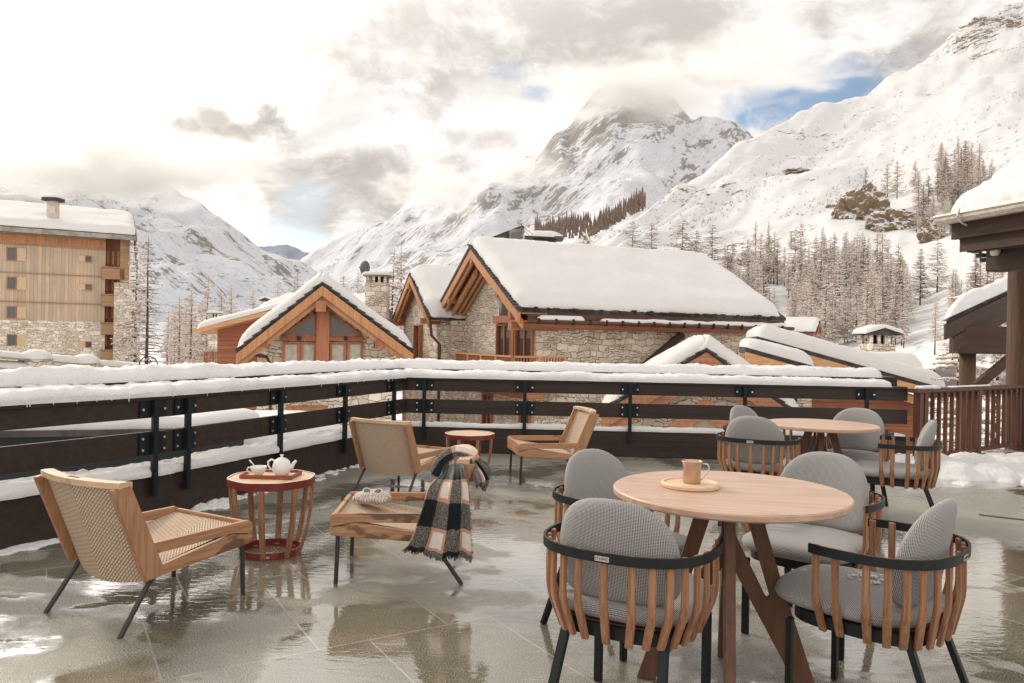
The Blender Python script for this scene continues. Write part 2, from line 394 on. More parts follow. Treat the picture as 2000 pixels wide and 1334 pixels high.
def m_stone(name, k=1.0, light=(.92, .85, .735), dark=(.60, .52, .42)):
    # roughly coursed rubble: blocks of two sizes, warped so that no course runs straight
    m, t, b, tc = mat(name); o = tc.outputs['Object']
    wn = nd(t, 'ShaderNodeTexNoise', {'Vector': o, 'Scale': 1.7*k, 'Detail': 2}).outputs[1]; wf = nd(t, 'ShaderNodeTexNoise', {'Vector': o, 'Scale': 6.5*k, 'Detail': 3}).outputs[1]
    ow = vm(t, 'ADD', vm(t, 'ADD', o, vm(t, 'SCALE', vm(t, 'SUBTRACT', wn, (.5, .5, .5)), s=.34/k)), vm(t, 'SCALE', vm(t, 'SUBTRACT', wf, (.5, .5, .5)), s=.11/k))
    q = sepv(t, ow); h = ma(t, 'ADD', q[0], q[1]); v2 = nd(t, 'ShaderNodeCombineXYZ', {0: h, 1: q[2], 2: 0.}).outputs[0]
    def lay(w_, r_, off, seed):
        n = nd(t, 'ShaderNodeTexBrick', {'Vector': mapv(t, v2, (1, 1, 1), (0, 0, 0), (seed, seed*.37, 0)), 'Color1': (0, 0, 0, 1), 'Color2': (1, 1, 1, 1), 'Mortar': (.5, .5, .5, 1), 'Scale': k, 'Mortar Size': .011, 'Mortar Smooth': .55, 'Brick Width': w_, 'Row Height': r_}, offset=off, offset_frequency=2, squash=.62, squash_frequency=3)
        return n.outputs[0], n.outputs[1]
    ca, ja = lay(.46, .25, .43, 0.); cb, jb = lay(.30, .105, .36, 3.1)
    sel = ramp(t, noi(t, mapv(t, o, (1, 1, 1.6)), 1.5*k, 1, .3), .495, .505, False)
    col = mx(t, sel, ca, cb); j = ma(t, 'ADD', ma(t, 'MULTIPLY', ja, ma(t, 'SUBTRACT', 1., sel)), ma(t, 'MULTIPLY', jb, sel))
    r = sepv(t, col)[0]; n = noi(t, o, 7.*k, 6, .65); pt = noi(t, o, 1.1*k, 3, .5)
    tone = mx(t, r, dark, light); tone = mx(t, ma(t, 'MULTIPLY', ramp(t, pt, .52, .68), .35), tone, (.55, .42, .29))
    tone = mx(t, 1.0, tone, mx(t, n, (.76, .74, .71), (1.14, 1.13, 1.11)), 'MULTIPLY')
    c = mx(t, ramp(t, j, .15, .75), tone, (.20, .155, .11))
    hh = ma(t, 'SUBTRACT', ma(t, 'MULTIPLY', n, .35), j)
    setp(t, b, col=c, rough=.9, spec=.2, normal=bump(t, hh, .9, .04)); return m
m_stone('stone', 1.0); m_stone('stone_far', .8)
def m_deck():
    m, t, b, tc = mat('deck_stone'); o = tc.outputs['Object']
    og = mapv(t, o, (1, 1, 1), (0, 0, R(-31)), (0, .45, 0))
    br = nd(t, 'ShaderNodeTexBrick', {'Vector': og, 'Color1': (.0, .0, .0, 1), 'Color2': (1, 1, 1, 1), 'Mortar': (.5, .5, .5, 1), 'Scale': 1., 'Mortar Size': .0045, 'Mortar Smooth': .1, 'Brick Width': .6, 'Row Height': .9}, offset=.37)
    tone = sepv(t, br.outputs[0])[0]; joint = br.outputs[1]
    sp = noi(t, o, 170., 4, .85); sp2 = noi(t, o, 28., 5, .7)
    c = mx(t, ramp(t, sp, .45, .55), (.095, .09, .070), (.49, .46, .385))
    c = mx(t, ma(t, 'MULTIPLY', ramp(t, sp2, .35, .7), .35), c, (.25, .23, .18))
    c = mx(t, 1., c, mx(t, tone, (.88, .88, .88), (1.12, 1.12, 1.10)), 'MULTIPLY')
    # water film: 1 = standing water, 0 = damp stone
    pv = mapv(t, o, (1.0, 1.0, 1)); n1 = noi(t, pv, .62, 4, .55, .6); n2 = noi(t, mapv(t, o, (1, 1.6, 1)), 2.6, 4, .6, .4)
    wet = ma(t, 'ADD', ma(t, 'MULTIPLY', n1, .72), ma(t, 'MULTIPLY', n2, .28))
    y = sepv(t, o)[1]; wet = ma(t, 'ADD', wet, ma(t, 'MULTIPLY', ramp(t, y, 6.5, 2.5), .055))
    pool = ramp(t, wet, .475, .555); damp = ramp(t, wet, .40, .50)
    # cold slush patches, water marks
    sl = ramp(t, noi(t, mapv(t, o, (1, 2.2, 1), (0, 0, .5)), 1.7, 5, .6, .8), .62, .66)
    c = mx(t, ma(t, 'MULTIPLY', sl, .12), c, (.52, .49, .44))
    dark = mx(t, 1., c, (.62, .59, .51), 'MULTIPLY')
    c = mx(t, ma(t, 'MULTIPLY', pool, .85), c, dark)
    c = mx(t, ma(t, 'MULTIPLY', joint, .9), c, mx(t, sp2, (.16, .145, .12), (.52, .49, .43)))
    rough = ma(t, 'ADD', ma(t, 'MULTIPLY', ma(t, 'SUBTRACT', 1., pool), ma(t, 'ADD', .20, ma(t, 'MULTIPLY', ma(t, 'SUBTRACT', 1., damp), .12))), .035)
    rip = noi(t, mapv(t, o, (11, 26, 11), (0, 0, R(14))), 1., 3, .55, .5); rip2 = noi(t, o, 70., 3, .6)
    hpool = ma(t, 'ADD', rip, ma(t, 'MULTIPLY', rip2, .10))
    grit = noi(t, o, 120., 5, .75); hdry = ma(t, 'ADD', grit, ma(t, 'MULTIPLY', rip, .25))
    nb1 = bump(t, ma(t, 'SUBTRACT', hpool, ma(t, 'MULTIPLY', joint, .35)), .24, .0036); nb2 = bump(t, ma(t, 'SUBTRACT', hdry, ma(t, 'MULTIPLY', joint, .6)), .60, .0050)
    mxn = nd(t, 'ShaderNodeMix', {0: pool, 4: nb2, 5: nb1}, data_type='VECTOR').outputs[1]
    setp(t, b, col=c, rough=rough, normal=mxn, spec=.5, coat=ma(t, 'ADD', ma(t, 'MULTIPLY', damp, .35), ma(t, 'MULTIPLY', pool, .65)), coatr=ma(t, 'ADD', .02, ma(t, 'MULTIPLY', ma(t, 'SUBTRACT', 1., pool), .14)))
    t.links.new(mxn, b.inputs['Coat Normal']); return m
m_deck()
def m_fabric():
    m, t, b, tc = mat('dot_fabric'); o = tc.outputs['UV']; s = sepv(t, o); P = 2*math.pi/.0105
    a = ma(t, 'SINE', ma(t, 'MULTIPLY', ma(t, 'ADD', s[0], s[1]), P)); c_ = ma(t, 'SINE', ma(t, 'MULTIPLY', ma(t, 'SUBTRACT', s[0], s[1]), P))
    f = ramp(t, ma(t, 'MULTIPLY', a, c_), -.20, .22)
    c = mx(t, f, (.57, .55, .52), (.046, .048, .052))
    setp(t, b, col=c, rough=.9, spec=.15, sheen=.15, normal=bump(t, f, .35, -.002)); return m
m_fabric()
def m_weave():
    m, t, b, tc = mat('woven_cord'); o = tc.outputs['UV']; s = sepv(t, o)
    ax = ma(t, 'ABSOLUTE', s[0]); q = ma(t, 'ADD', s[1], ma(t, 'MULTIPLY', ax, .85))
    r1 = ma(t, 'DIVIDE', q, .017); row = ma(t, 'FLOOR', r1); fr = ma(t, 'SUBTRACT', ma(t, 'FRACT', r1), .5)
    along = ma(t, 'ADD', ma(t, 'DIVIDE', ma(t, 'SUBTRACT', ax, ma(t, 'MULTIPLY', s[1], .5)), .025), ma(t, 'MULTIPLY', row, .5))
    st = ma(t, 'SUBTRACT', ma(t, 'FRACT', along), .5)
    h = ma(t, 'SUBTRACT', 1., ma(t, 'ADD', ma(t, 'MULTIPLY', ma(t, 'MULTIPLY', fr, fr), 3.2), ma(t, 'MULTIPLY', ma(t, 'MULTIPLY', st, st), 2.2)))
    nz = noi(t, tc.outputs['Object'], 40., 3, .6)
    c = mx(t, ramp(t, h, .05, .75), (.30, .20, .125), mx(t, nz, (.54, .40, .285), (.74, .60, .46)))
    setp(t, b, col=c, rough=.8, spec=.2, normal=bump(t, h, .8, .006)); return m
m_weave()
def m_plaid():
    m, t, b, tc = mat('plaid_wool'); s = sepv(t, tc.outputs['UV'])
    fz = noi(t, tc.outputs['Object'], 170., 4, .75)
    def band(x, ph):
        fr = ma(t, 'FRACT', ma(t, 'ADD', ma(t, 'DIVIDE', x, .225), ph))     # 0..1 period: light then dark
        lt = ma(t, 'SUBTRACT', ramp(t, fr, .0, .02), ramp(t, fr, .50, .52))
        cm = ma(t, 'SUBTRACT', lt, ma(t, 'SUBTRACT', ramp(t, fr, .065, .08), ramp(t, fr, .43, .445)))
        return lt, cm
    lx, cx = band(s[0], .02); ly, cy = band(s[1], .25)
    both = ma(t, 'MULTIPLY', lx, ly); one = ma(t, 'SUBTRACT', ma(t, 'MAXIMUM', lx, ly), both)
    sp = mx(t, ramp(t, fz, .42, .56), (.026, .025, .023), (.20, .18, .15))
    c = mx(t, one, (.006, .009, .011), sp); c = mx(t, both, c, (.70, .62, .55))
    cam_ = ma(t, 'MULTIPLY', ma(t, 'MAXIMUM', cx, cy), both)
    c = mx(t, cam_, c, mx(t, fz, (.42, .17, .09), (.66, .38, .26)))
    setp(t, b, col=c, rough=.95, spec=.1, sheen=.4, normal=bump(t, fz, .5, .004)); return m
m_plaid()
def m_knit():
    m, t, b, tc = mat('knit'); o = tc.outputs['Object']
    w = nd(t, 'ShaderNodeTexWave', {'Vector': mapv(t, o, (1, 1, 1), (0, 0, .5)), 'Scale': 22., 'Distortion': 3., 'Detail': 2}).outputs[1]
    setp(t, b, col=mx(t, w, (.42, .34, .29), (.74, .67, .61)), rough=.95, normal=bump(t, w, .8, .006)); return m
m_knit()
def m_rock(name, scale, thr, rockc=(.20, .165, .13), rock2=(.34, .29, .24), st=.9, bd=8., stripe=1., snowc=(.76, .75, .745), slope=.0, mp=None):
    m, t, b, tc = mat(name); o = tc.outputs['Object']
    g = nd(t, 'ShaderNodeNewGeometry'); nz = sepv(t, g.outputs['Normal'])[2]
    if mp: o = mapv(t, mapv(t, o, (1, 1, 1), mp[1]), mp[0])
    n1 = noi(t, mapv(t, o, (1, 1, stripe)), scale, 8, .62, .4); n2 = noi(t, o, scale*6, 6, .65, .3); n3 = noi(t, o, scale*22, 4, .6)
    att = nd(t, 'ShaderNodeAttribute', attribute_name='rock').outputs[2]
    f = ma(t, 'ADD', ma(t, 'ADD', ma(t, 'MULTIPLY', n1, .36), ma(t, 'MULTIPLY', n2, .38)), ma(t, 'MULTIPLY', n3, .26))
    f = ma(t, 'ADD', f, ma(t, 'MULTIPLY', ma(t, 'SUBTRACT', 1., nz), slope)); f = ma(t, 'ADD', f, att)
    rk = ramp(t, f, thr, thr+.035)
    rc = mx(t, n3, rockc, rock2)
    hh = ma(t, 'ADD', ma(t, 'MULTIPLY', n1, 1.), ma(t, 'ADD', ma(t, 'MULTIPLY', n2, .4), ma(t, 'MULTIPLY', n3, .12)))
    setp(t, b, col=mx(t, rk, snowc, rc), rough=.85, spec=.15, normal=bump(t, hh, st, bd)); return m
m_rock('peak_rock', .0045, .582, bd=60., slope=.10, mp=((.40, 1, 1.5), (0, R(50), 0)), snowc=(.76, .77, .80), rockc=(.27, .25, .23), rock2=(.44, .41, .385))
m_rock('left_rock', .009, .555, bd=35., slope=.05, mp=((.45, 1, 1.5), (0, R(-38), 0)), rockc=(.24, .21, .19), rock2=(.40, .36, .33), snowc=(.74, .755, .79))
m_rock('hill_snow', .034, .578, snowc=(.69, .68, .67), rockc=(.13, .09, .06), rock2=(.26, .20, .15), bd=3., st=.45, mp=((.30, .6, 1.5), (0, R(30), 0)))
m_rock('hazy_forest', .001, .9, bd=50., snowc=(.24, .27, .34))  # distant forest: the blue-grey of far haze is put into its base colour
m_rock('boulder', .28, .655, rockc=(.13, .095, .06), rock2=(.36, .27, .18), bd=1.2, slope=.26)
def m_tree(name, br, sn, amt):
    m, t, b, tc = mat(name)
    g = nd(t, 'ShaderNodeNewGeometry'); nz = sepv(t, g.outputs['Normal'])[2]
    n = noi(t, tc.outputs['Object'], 3.0, 3, .6)
    f = ramp(t, ma(t, 'ADD', nz, ma(t, 'MULTIPLY', ma(t, 'SUBTRACT', n, .5), 1.6)), amt, amt+.25)
    setp(t, b, col=mx(t, f, br, sn), rough=.9, spec=.1); return m
m_tree('larch_twig', (.36, .26, .20), (.84, .79, .74), -.25)
m_tree('larch_dark', (.23, .165, .13), (.78, .71, .65), .08)
def m_glass(name, col, rough=.05):
    m, t, b, tc = mat(name); n = noi(t, tc.outputs['Object'], 1.5, 3, .5)
    setp(t, b, col=mx(t, n, col, tuple(x*1.8 for x in col)), rough=rough, spec=.9); return m
m_glass('window_glass', (.035, .035, .03))
# ---------------------------------------------------------------- terrace
def V(x, y, z=0.): return Vector((x, y, z))
RA0 = V(-4.25, 2.45); RA1 = V(-2.48, 5.60); RK = V(-1.21, 8.93); RE = V(4.43, 8.60)      # railing plan: near left, bend, corner, right end
def build_deck():
    poly = [(-6.3, -6), (6.8, -6)] ; mb = MB()
    out = [V(-9.2, -6), V(9.5, -6), V(9.5, 12.2), V(RE.x+.1, RE.y+.05), V(RK.x, RK.y+.12), V(RA1.x-.12, RA1.y+.05), V(RA0.x-.1, RA0.y), V(-9.2, -6.1)]
    out = [V(-9.0, -6), V(9.5, -6), V(9.5, 12.2), V(RE.x+.1, RE.y+.05), V(RK.x-.03, RK.y+.1), V(RA1.x-.1, RA1.y+.04)]
    mb.prism(out, (0, 0, -.45), (0, 0, 0)); o = mb.build('terrace_floor', 'deck_stone', bevel=0); tag(o, kind='structure')
build_deck()
def offs(a, b, d):       # a,b moved sideways to the outside (left of the travel direction)
    t_ = (b-a).normalized(); n = V(-t_.y, t_.x); return a+n*d, b+n*d
def build_railing(name, label, pts, posts, cat='railing'):
    root = thing(name, label, cat, (pts[0].x, pts[0].y, 0)); O = Vector(root.location)
    for i in range(len(pts)-1):
        a, b = pts[i], pts[i+1]
        for nm, z0, z1, th in (('base_board', .0, .30, .06), ('middle_board', .45, .614, .035), ('top_board', .712, .838, .035)):
            mb = MB(); a2, b2 = offs(a, b, th/2); d = (b2-a2).normalized()*.012
            mb.beam(a2-d-O+V(0, 0, (z0+z1)/2), b2+d-O+V(0, 0, (z0+z1)/2), th, z1-z0-(.004 if nm == 'base_board' else 0)); mb.build(nm, 'rail_brown', root, bevel=.004)
        # ledge (inner, lower) and coping (outer, higher)
        for nm, o1, o2, z0, z1 in (('ledge', -.025, .235, .838, .868), ('coping', .24, .50, .915, .962), ('coping_riser', .243, .275, .80, .915)):
            mb = MB(); a1, b1 = offs(a, b, o1); a2, b2 = offs(a, b, o2); du = (b-a).normalized(); zo = 0.
            if nm.startswith('coping') and (b-RK).length < .01: b1 = b1+du*.22; b2 = b2+du*.30
            if nm.startswith('coping') and (a-RK).length < .01: a1 = a1-du*.12; a2 = a2-du*.22; zo = .003
            mb.prism([a1-O, b1-O, b2-O, a2-O], (0, 0, z0+zo), (0, 0, z1+zo)); mb.build(nm, 'rail_brown', root, bevel=.004)
    for p, d, n in posts:
        mb = MB(); q = p - n*.035 - O
        mb.beam(q+V(0, 0, .16), q+V(0, 0, .836), .038, .040, up=(d.x, d.y, 0)); po = mb.build('post', 'bracket_metal', root, bevel=.003)
        for zc, zh in ((.775, .11), (.532, .15)):
            MB().beam(p-n*.008-O-d*.105+V(0, 0, zc), p-n*.008-O+d*.105+V(0, 0, zc), .012, zh).build('bracket', 'bracket_metal', root, bevel=.002)
        for zz in (.775, .57, .49):
            for sx in (-.085, .085):
                c = p-n*.014-O+d*sx+V(0, 0, zz); MB().tube([c, c-n*.012], .0095, 8).build('bolt', 'steel', root)
    return root
def post_on(a, b, px):
    # point of the line a-b seen at image column px (mid-board height)
    best = None
    for i in range(2001):
        p = a.lerp(b, i/2000); y = p.y; q = 1000 + FPX*(p.x/y)*1.0
        q -= SR/CR*FPX*(HC-.5)/y
        if best is None or abs(q-px) < best[0]: best = (abs(q-px), p)
    d = (b-a).normalized(); n = V(-d.y, d.x); return best[1], d, n
left_posts = [post_on(RA0, RA1, 296), post_on(RA0, RA1, 20 if False else 296)][:1] + [post_on(RA1, RK, c) for c in (359, 541, 668, 764)]
p0 = RA0.lerp(RA1, .18); dd = (RA1-RA0).normalized(); left_posts.append((p0, dd, V(-dd.y, dd.x)))
rail_l = build_railing('terrace_railing', 'dark brown board railing along the left of the terrace with snow on its wide top', [RA0, RA1, RK], left_posts)
back_posts = [post_on(RK, RE, c) for c in (829, 1025, 1230, 1453, 1690)]
rail_b = build_railing('terrace_railing', 'dark brown board railing across the back of the terrace below the stone chalets', [RK, RE], back_posts)
def rail_snow(root, a, b, seed, end=0.):
    O = Vector(root.location); L = (b-a).length; N = int(L/.045)
    d = (b-a).normalized()
    specs = (('ledge_snow', -.045, .275, .868, .080, .05, 12), ('coping_snow', .232, .53, .962, .095, .055, 14), ('base_snow', -.02, .22, .30, .075, .06, 9))
    for nm, o1, o2, z, th, er, n2 in specs:
        if nm == 'base_snow' and root is rail_b: o1, o2, th = -.005, .06, .05; er = .03
        bb = b - d*(end if nm != 'base_snow' else 0) if end else b
        a1, b1 = offs(a, bb, o1); a2, b2 = offs(a, bb, o2)
        if nm == 'coping_snow' and (b-RK).length < .01: b1 = b1+d*.26; b2 = b2+d*.34
        if nm == 'coping_snow' and root is rail_b: a1 = a1-d*.12; a2 = a2-d*.22
        mb = snow_sheet(quad(a1-O+V(0, 0, z), b1-O+V(0, 0, z), a2-O+V(0, 0, z), b2-O+V(0, 0, z)), N, n2+10, th, er=er, amp=.30, ns=2.2, jit=.022, seed=seed, L=(L, o2-o1), bulge=.35, fine=.28)
        mb.build(nm, 'snow', root, smooth=True)
        if nm != 'base_snow':
            pass
rail_snow(rail_l, RA0, RA1+V(.01, .02), 1.3); rail_snow(rail_l, RA1-V(.01, .02), RK, 5.1)
rail_snow(rail_b, RK-V(.08, 0), RE, 9.7, end=.18)
# base slab outside the left railing that the low snow lies on, icicles
mb = MB(); O = Vector(rail_l.location)
for a, b in ((RA0, RA1), (RA1, RK)):
    a1, b1 = offs(a, b, .065); a2, b2 = offs(a, b, .24); mb.prism([a1-O, b1-O, b2-O, a2-O], (0, 0, -.3), (0, 0, .296))
mb.build('outer_kerb', 'rail_brown', rail_l)
mb = MB(); rnd = random.Random(3)
for k, (f, ln) in enumerate([(.30, .085), (.52, .03), (.60, .035), (.8, .02), (.9, .03)] + [(rnd.random(), rnd.uniform(.008, .022)) for _ in range(20)]):
    p = RA0.lerp(RA1, f) - O; n = V(-dd.y, dd.x); p = p - n*.045
    mb.tube([p+V(0, 0, .875), p+V(0, 0, .868-ln*.6), p+V(0, 0, .868-ln)], [.007, .004, .001], 6)
for k in range(26):
    p = RA1.lerp(RK, rnd.random()) - O; d2 = (RK-RA1).normalized(); n = V(-d2.y, d2.x); p = p - n*.045; ln = rnd.uniform(.01, .035)
    mb.tube([p+V(0, 0, .875), p+V(0, 0, .868-ln)], [.006, .001], 5)
mb.build('icicle', 'snow', rail_l, smooth=True)
# slatted fence on the right
def build_fence():
    a = V(4.50, 8.50); b = V(7.4, 10.55); d = (b-a).normalized(); n = V(-d.y, d.x); L = (b-a).length
    root = thing('slatted_fence', 'reddish brown fence of upright slats between the back railing and the log column', 'fence', (a.x, a.y, 0))
    def P(s, z, o=0.): return d*s + n*o + V(0, 0, z)
    MB().beam(P(-.12, .835, 0), P(L, .835, 0), .11, .045).build('top_rail', 'fence_brown', root, bevel=.004)
    MB().beam(P(0, .09, 0), P(L, .09, 0), .05, .05).build('bottom_rail', 'fence_brown', root, bevel=.003)
    MB().beam(P(0, .775, 0), P(L, .775, 0), .05, .06).build('upper_rail', 'fence_brown', root, bevel=.003)
    for s in (.02, .13, 1.42, 2.55, 2.72, 3.4):
        MB().beam(P(s, .0), P(s, .812), .075, .085, up=(d.x, d.y, 0)).build('post', 'fence_brown', root, bevel=.004)
    x = .27
    while x < L-.1:
        if not any(abs(x-q) < .085 for q in (1.42, 2.55, 2.72, 3.4)):
            MB().beam(P(x, .115, -.03), P(x, .80, -.03), .040, .030, up=(d.x, d.y, 0)).build('slat', 'fence_brown', root, bevel=.003)
        x += .150
    mb = snow_sheet(quad(P(.02, .857, -.05), P(.42, .857, -.05), P(.02, .857, .05), P(.42, .857, .05)), 16, 14, .03, er=.03, jit=.02, ns=3, L=(.5, .1), seed=3.); mb.build('rail_snow', 'snow', root, smooth=True)
    mb = snow_sheet(quad(P(.75, .857, -.04), P(1.7, .857, -.04), P(.75, .857, .05), P(1.7, .857, .05)), 20, 14, .012, er=.03, jit=.015, ns=3, L=(1, .1), seed=8.); mb.build('rail_snow', 'snow', root, smooth=True)
build_fence()
# ---------------------------------------------------------------- woven lounge chair
def headrail_y(x): return -.418 - .045*(1-(x/.28)**2)
def make_lounger():
    root = thing('lounge_chair', 'x', 'lounge chair')
    for sx in (-1, 1):
        x = sx*.285
        def poly(pts): return [V(x, y, z) for y, z in pts]
        a, b = (-.015, 0, 0), (.015, 0, 0)
        back = [(-.268, .215), (-.170, .235), (-.185, .275), (-.345, .655), (-.435, .640)]
        MB().prism(poly(back), a, b).build('back_post', 'teak_v', root, bevel=.004)
        arm = [(-.222, .328), (-.200, .328), (.20, .330), (.325, .306), (.325, .350), (.318, .368), (.30, .377), (-.243, .377)]
        MB().prism(poly(arm), (-.0145, 0, 0), (.0145, 0, 0)).build('armrest', 'teak_y', root, bevel=.004)
        low = [(-.268, .2125), (-.170, .2125+.012), (.322, .262), (.325, .300), (.20, .328), (-.180, .272)]
        MB().prism(poly(low), (-.0140, 0, 0), (.0140, 0, 0)).build('side_rail', 'teak_y', root, bevel=.004)
        lg = MB(); lg.tube([V(sx*.268, .285, .27), V(sx*.270, .292, .01), V(sx*.270, .293, 0)], [.0115, .0115, .0115], 12)
        lg.build('leg', 'leg_metal', root, smooth=True, autosm=.9)
        lg = MB(); pts = [V(sx*.262, -.165, .235), V(sx*.268, -.205, .226), V(sx*.271, -.232, .200), V(sx*.282, -.375, .0)]
        lg.tube(pts, .0115, 12); lg.build('leg', 'leg_metal', root, smooth=True, autosm=.9)
    MB().beam((-.27, .308, .315), (.27, .308, .315), .028, .105).build('front_rail', 'teak', root, bevel=.004)
    # head rail: curved board with a grip slot
    mb = MB(); N = 28; zt, zb = .668, .642; wd = .062
    xs = [-.298+.596*i/N for i in range(N+1)]
    sl = [i for i in range(N+1) if abs(xs[i]) < .058]
    def row(o, z): return [V(x, headrail_y(x)+o+.012, z + .0*abs(x)) for x in xs]
    fr = []
    prof = [(0, zb), (0, zt), (wd*.33, zt+.001), (wd*.66, zt+.001), (wd, zt-.002), (wd, zb), (wd*.66, zb), (wd*.33, zb)]
    P = [row(o, z) for o, z in prof]; vs = [p for r in P for p in r]; fs = []; M_ = N+1; K = len(P)
    for k in range(K):
        for i in range(N):
            inslot = (i in sl and i+1 in sl)
            if inslot and k in (2, 6): continue
            k2 = (k+1) % K; fs.append((k*M_+i, k*M_+i+1, k2*M_+i+1, k2*M_+i))
    # slot walls
    i0, i1 = sl[0], sl[-1]
    for i in range(i0, i1): fs += [(2*M_+i, 2*M_+i+1, 7*M_+i+1, 7*M_+i), (3*M_+i, 6*M_+i, 6*M_+i+1, 3*M_+i+1)]
    for i in (i0, i1): fs.append((2*M_+i, 3*M_+i, 6*M_+i, 7*M_+i))
    fs += [tuple(k*M_ for k in range(K)), tuple(k*M_+N for k in range(K))[::-1]]
    mb.add(vs, fs); mb.build('head_rail', 'teak_pale', root)
    # woven back and seat
    def panel(nm, fn, n1, n2, th):
        P = []; uv = []; mb = MB()
        for side in (0, 1):
            G = []
            for i in range(n1+1):
                r = []
                for j in range(n2+1):
                    u = -1+2*i/n1; v = j/n2; p, nn, tu, tv = fn(u, v); r.append(p + nn*(th if side else 0)); uv.append((tu, tv))
                G.append(r)
            mb.grid(G)
        mb.uv = uv; mb.build(nm, 'woven_cord', root, smooth=True)
    def fb(u, v):
        x = u*.268; yt = headrail_y(x)+.028; zt_ = .650; yb = -.225-.055*(1-u*u); zb_ = .205-.028*(1-u*u)
        y = yb+(yt-yb)*v; z = zb_+(zt_-zb_)*v; return V(x, y, z), V(0, .92, .38), x, -v*.47
    panel('woven_back', fb, 16, 10, .014)
    def fs_(u, v):
        x = u*.268; s_ = (1-u*u); y = -.19+(.30+.19)*v; z = .268+(.352-.268)*v - .022*s_*math.sin(math.pi*min(1, v*1.0)); return V(x, y, z), V(0, -.15, -.98), x, v*.5
    panel('woven_seat', fs_, 16, 12, .014)
    return root
lounge = make_lounger()
def place(o, loc, rz, label, group, scale=None):
    o.location = loc; o.rotation_euler.z = rz; o['label'] = label; o['group'] = group
    if scale: o.scale = (scale,)*3
    return o
def facing(deg): return R(deg-90)      # local +y turned to face `deg` (0 = right, 90 = away from the camera)
GL = 'woven lounge chairs'
place(lounge, (-1.715, 3.755, 0), facing(60), 'woven lounge chair nearest the camera at left, back turned, beside the tea table', GL)
c2 = copy_tree(lounge); place(c2, (-.635, 4.36, 0), facing(183), 'woven lounge chair with the plaid blanket over its back and hat on its seat', GL)
c3 = copy_tree(lounge); place(c3, (-.905, 6.62, 0), facing(63), 'woven lounge chair seen from behind, just beyond the blanket chair', GL, .96)
c4 = copy_tree(lounge); place(c4, (.34, 7.30, 0), facing(190), 'woven lounge chair by the back railing, its pale seat facing left', GL, 1.0)
# ---------------------------------------------------------------- side tables
def hexring(r, n=6, round_=.30, rot=0.):
    pts = []
    for k in range(n):
        a0 = 2*math.pi*k/n+rot; c = V(r*math.cos(a0), r*math.sin(a0))
        cp = V(r*math.cos(a0-2*math.pi/n), r*math.sin(a0-2*math.pi/n)); cn = V(r*math.cos(a0+2*math.pi/n), r*math.sin(a0+2*math.pi/n))
        p = c.lerp(cp, round_); q = c.lerp(cn, round_)
        for i in range(7):
            u = i/6; pts.append(p*(1-u)**2 + c*2*u*(1-u) + q*u*u)
    return pts
def ringband(mb, inner, outer, z0, z1):
    n = len(inner)
    vs = [V(p.x, p.y, z) for z in (z0, z1) for L_ in (inner, outer) for p in L_]; fs = []
    for k in range(n):
        j = (k+1) % n; i0, o0, i1, o1 = 0, n, 2*n, 3*n
        fs += [(i0+k, i1+k, i1+j, i0+j), (o0+k, o0+j, o1+j, o1+k), (i1+k, o1+k, o1+j, i1+j), (i0+k, i0+j, o0+j, o0+k)]
    mb.add(vs, fs)
def make_sidetable():
    root = thing('side_table', 'x', 'side table'); rot = R(4)
    H = .462; oct_ = hexring(.268, 8, .30, rot+R(22.5)); inn = [p*.965 for p in oct_]; inn2 = [p*.955 for p in oct_]
    mb = MB(); ringband(mb, inn, oct_, H-.045, H); mb.build('top_band', 'red_lacquer', root)
    mb = MB(); ringband(mb, [p*.968 for p in oct_], [p*.998 for p in oct_], H, H+.0015); mb.build('band_rim', 'cream_plastic', root)
    mb = MB(); mb.prism(inn2, (0, 0, H-.022), (0, 0, H-.002)); mb.build('table_top', 'teak_pale', root)
    b_ = hexring(.188, 8, .30, rot+R(22.5)); mb = MB(); ringband(mb, [p*.955 for p in b_], b_, 0, .042); mb.build('foot_ring', 'red_lacquer', root)
    mb = MB(); mb.box((.03, -.1755*.98-.004, .02), (.038, .003, .011)); mb.build('nameplate', 'plate_metal', root)
    for k in range(8):
        a = 2*math.pi*k/8+rot; pts = []; ups = []
        for i in range(13):
            u = i/12; r = .243-.004*math.sin(u*3) - .072*u**2.3; z = (H-.044)*(1-u)+.004*u; pts.append(V(r*math.cos(a), r*math.sin(a), z)); ups.append(V(math.cos(a), math.sin(a), 0))
        MB().ribbon(pts, ups, .034, .017).build('leg', 'teak_z', root, bevel=.003)
    return root
st1 = make_sidetable(); place(st1, (-1.435, 4.635, 0), 0, 'octagonal side table with red bands carrying the tea tray', 'red banded side tables')
st2 = copy_tree(st1); place(st2, (-.385, 7.28, 0), R(18), 'octagonal side table with red bands standing empty by the back railing', 'red banded side tables', .92)
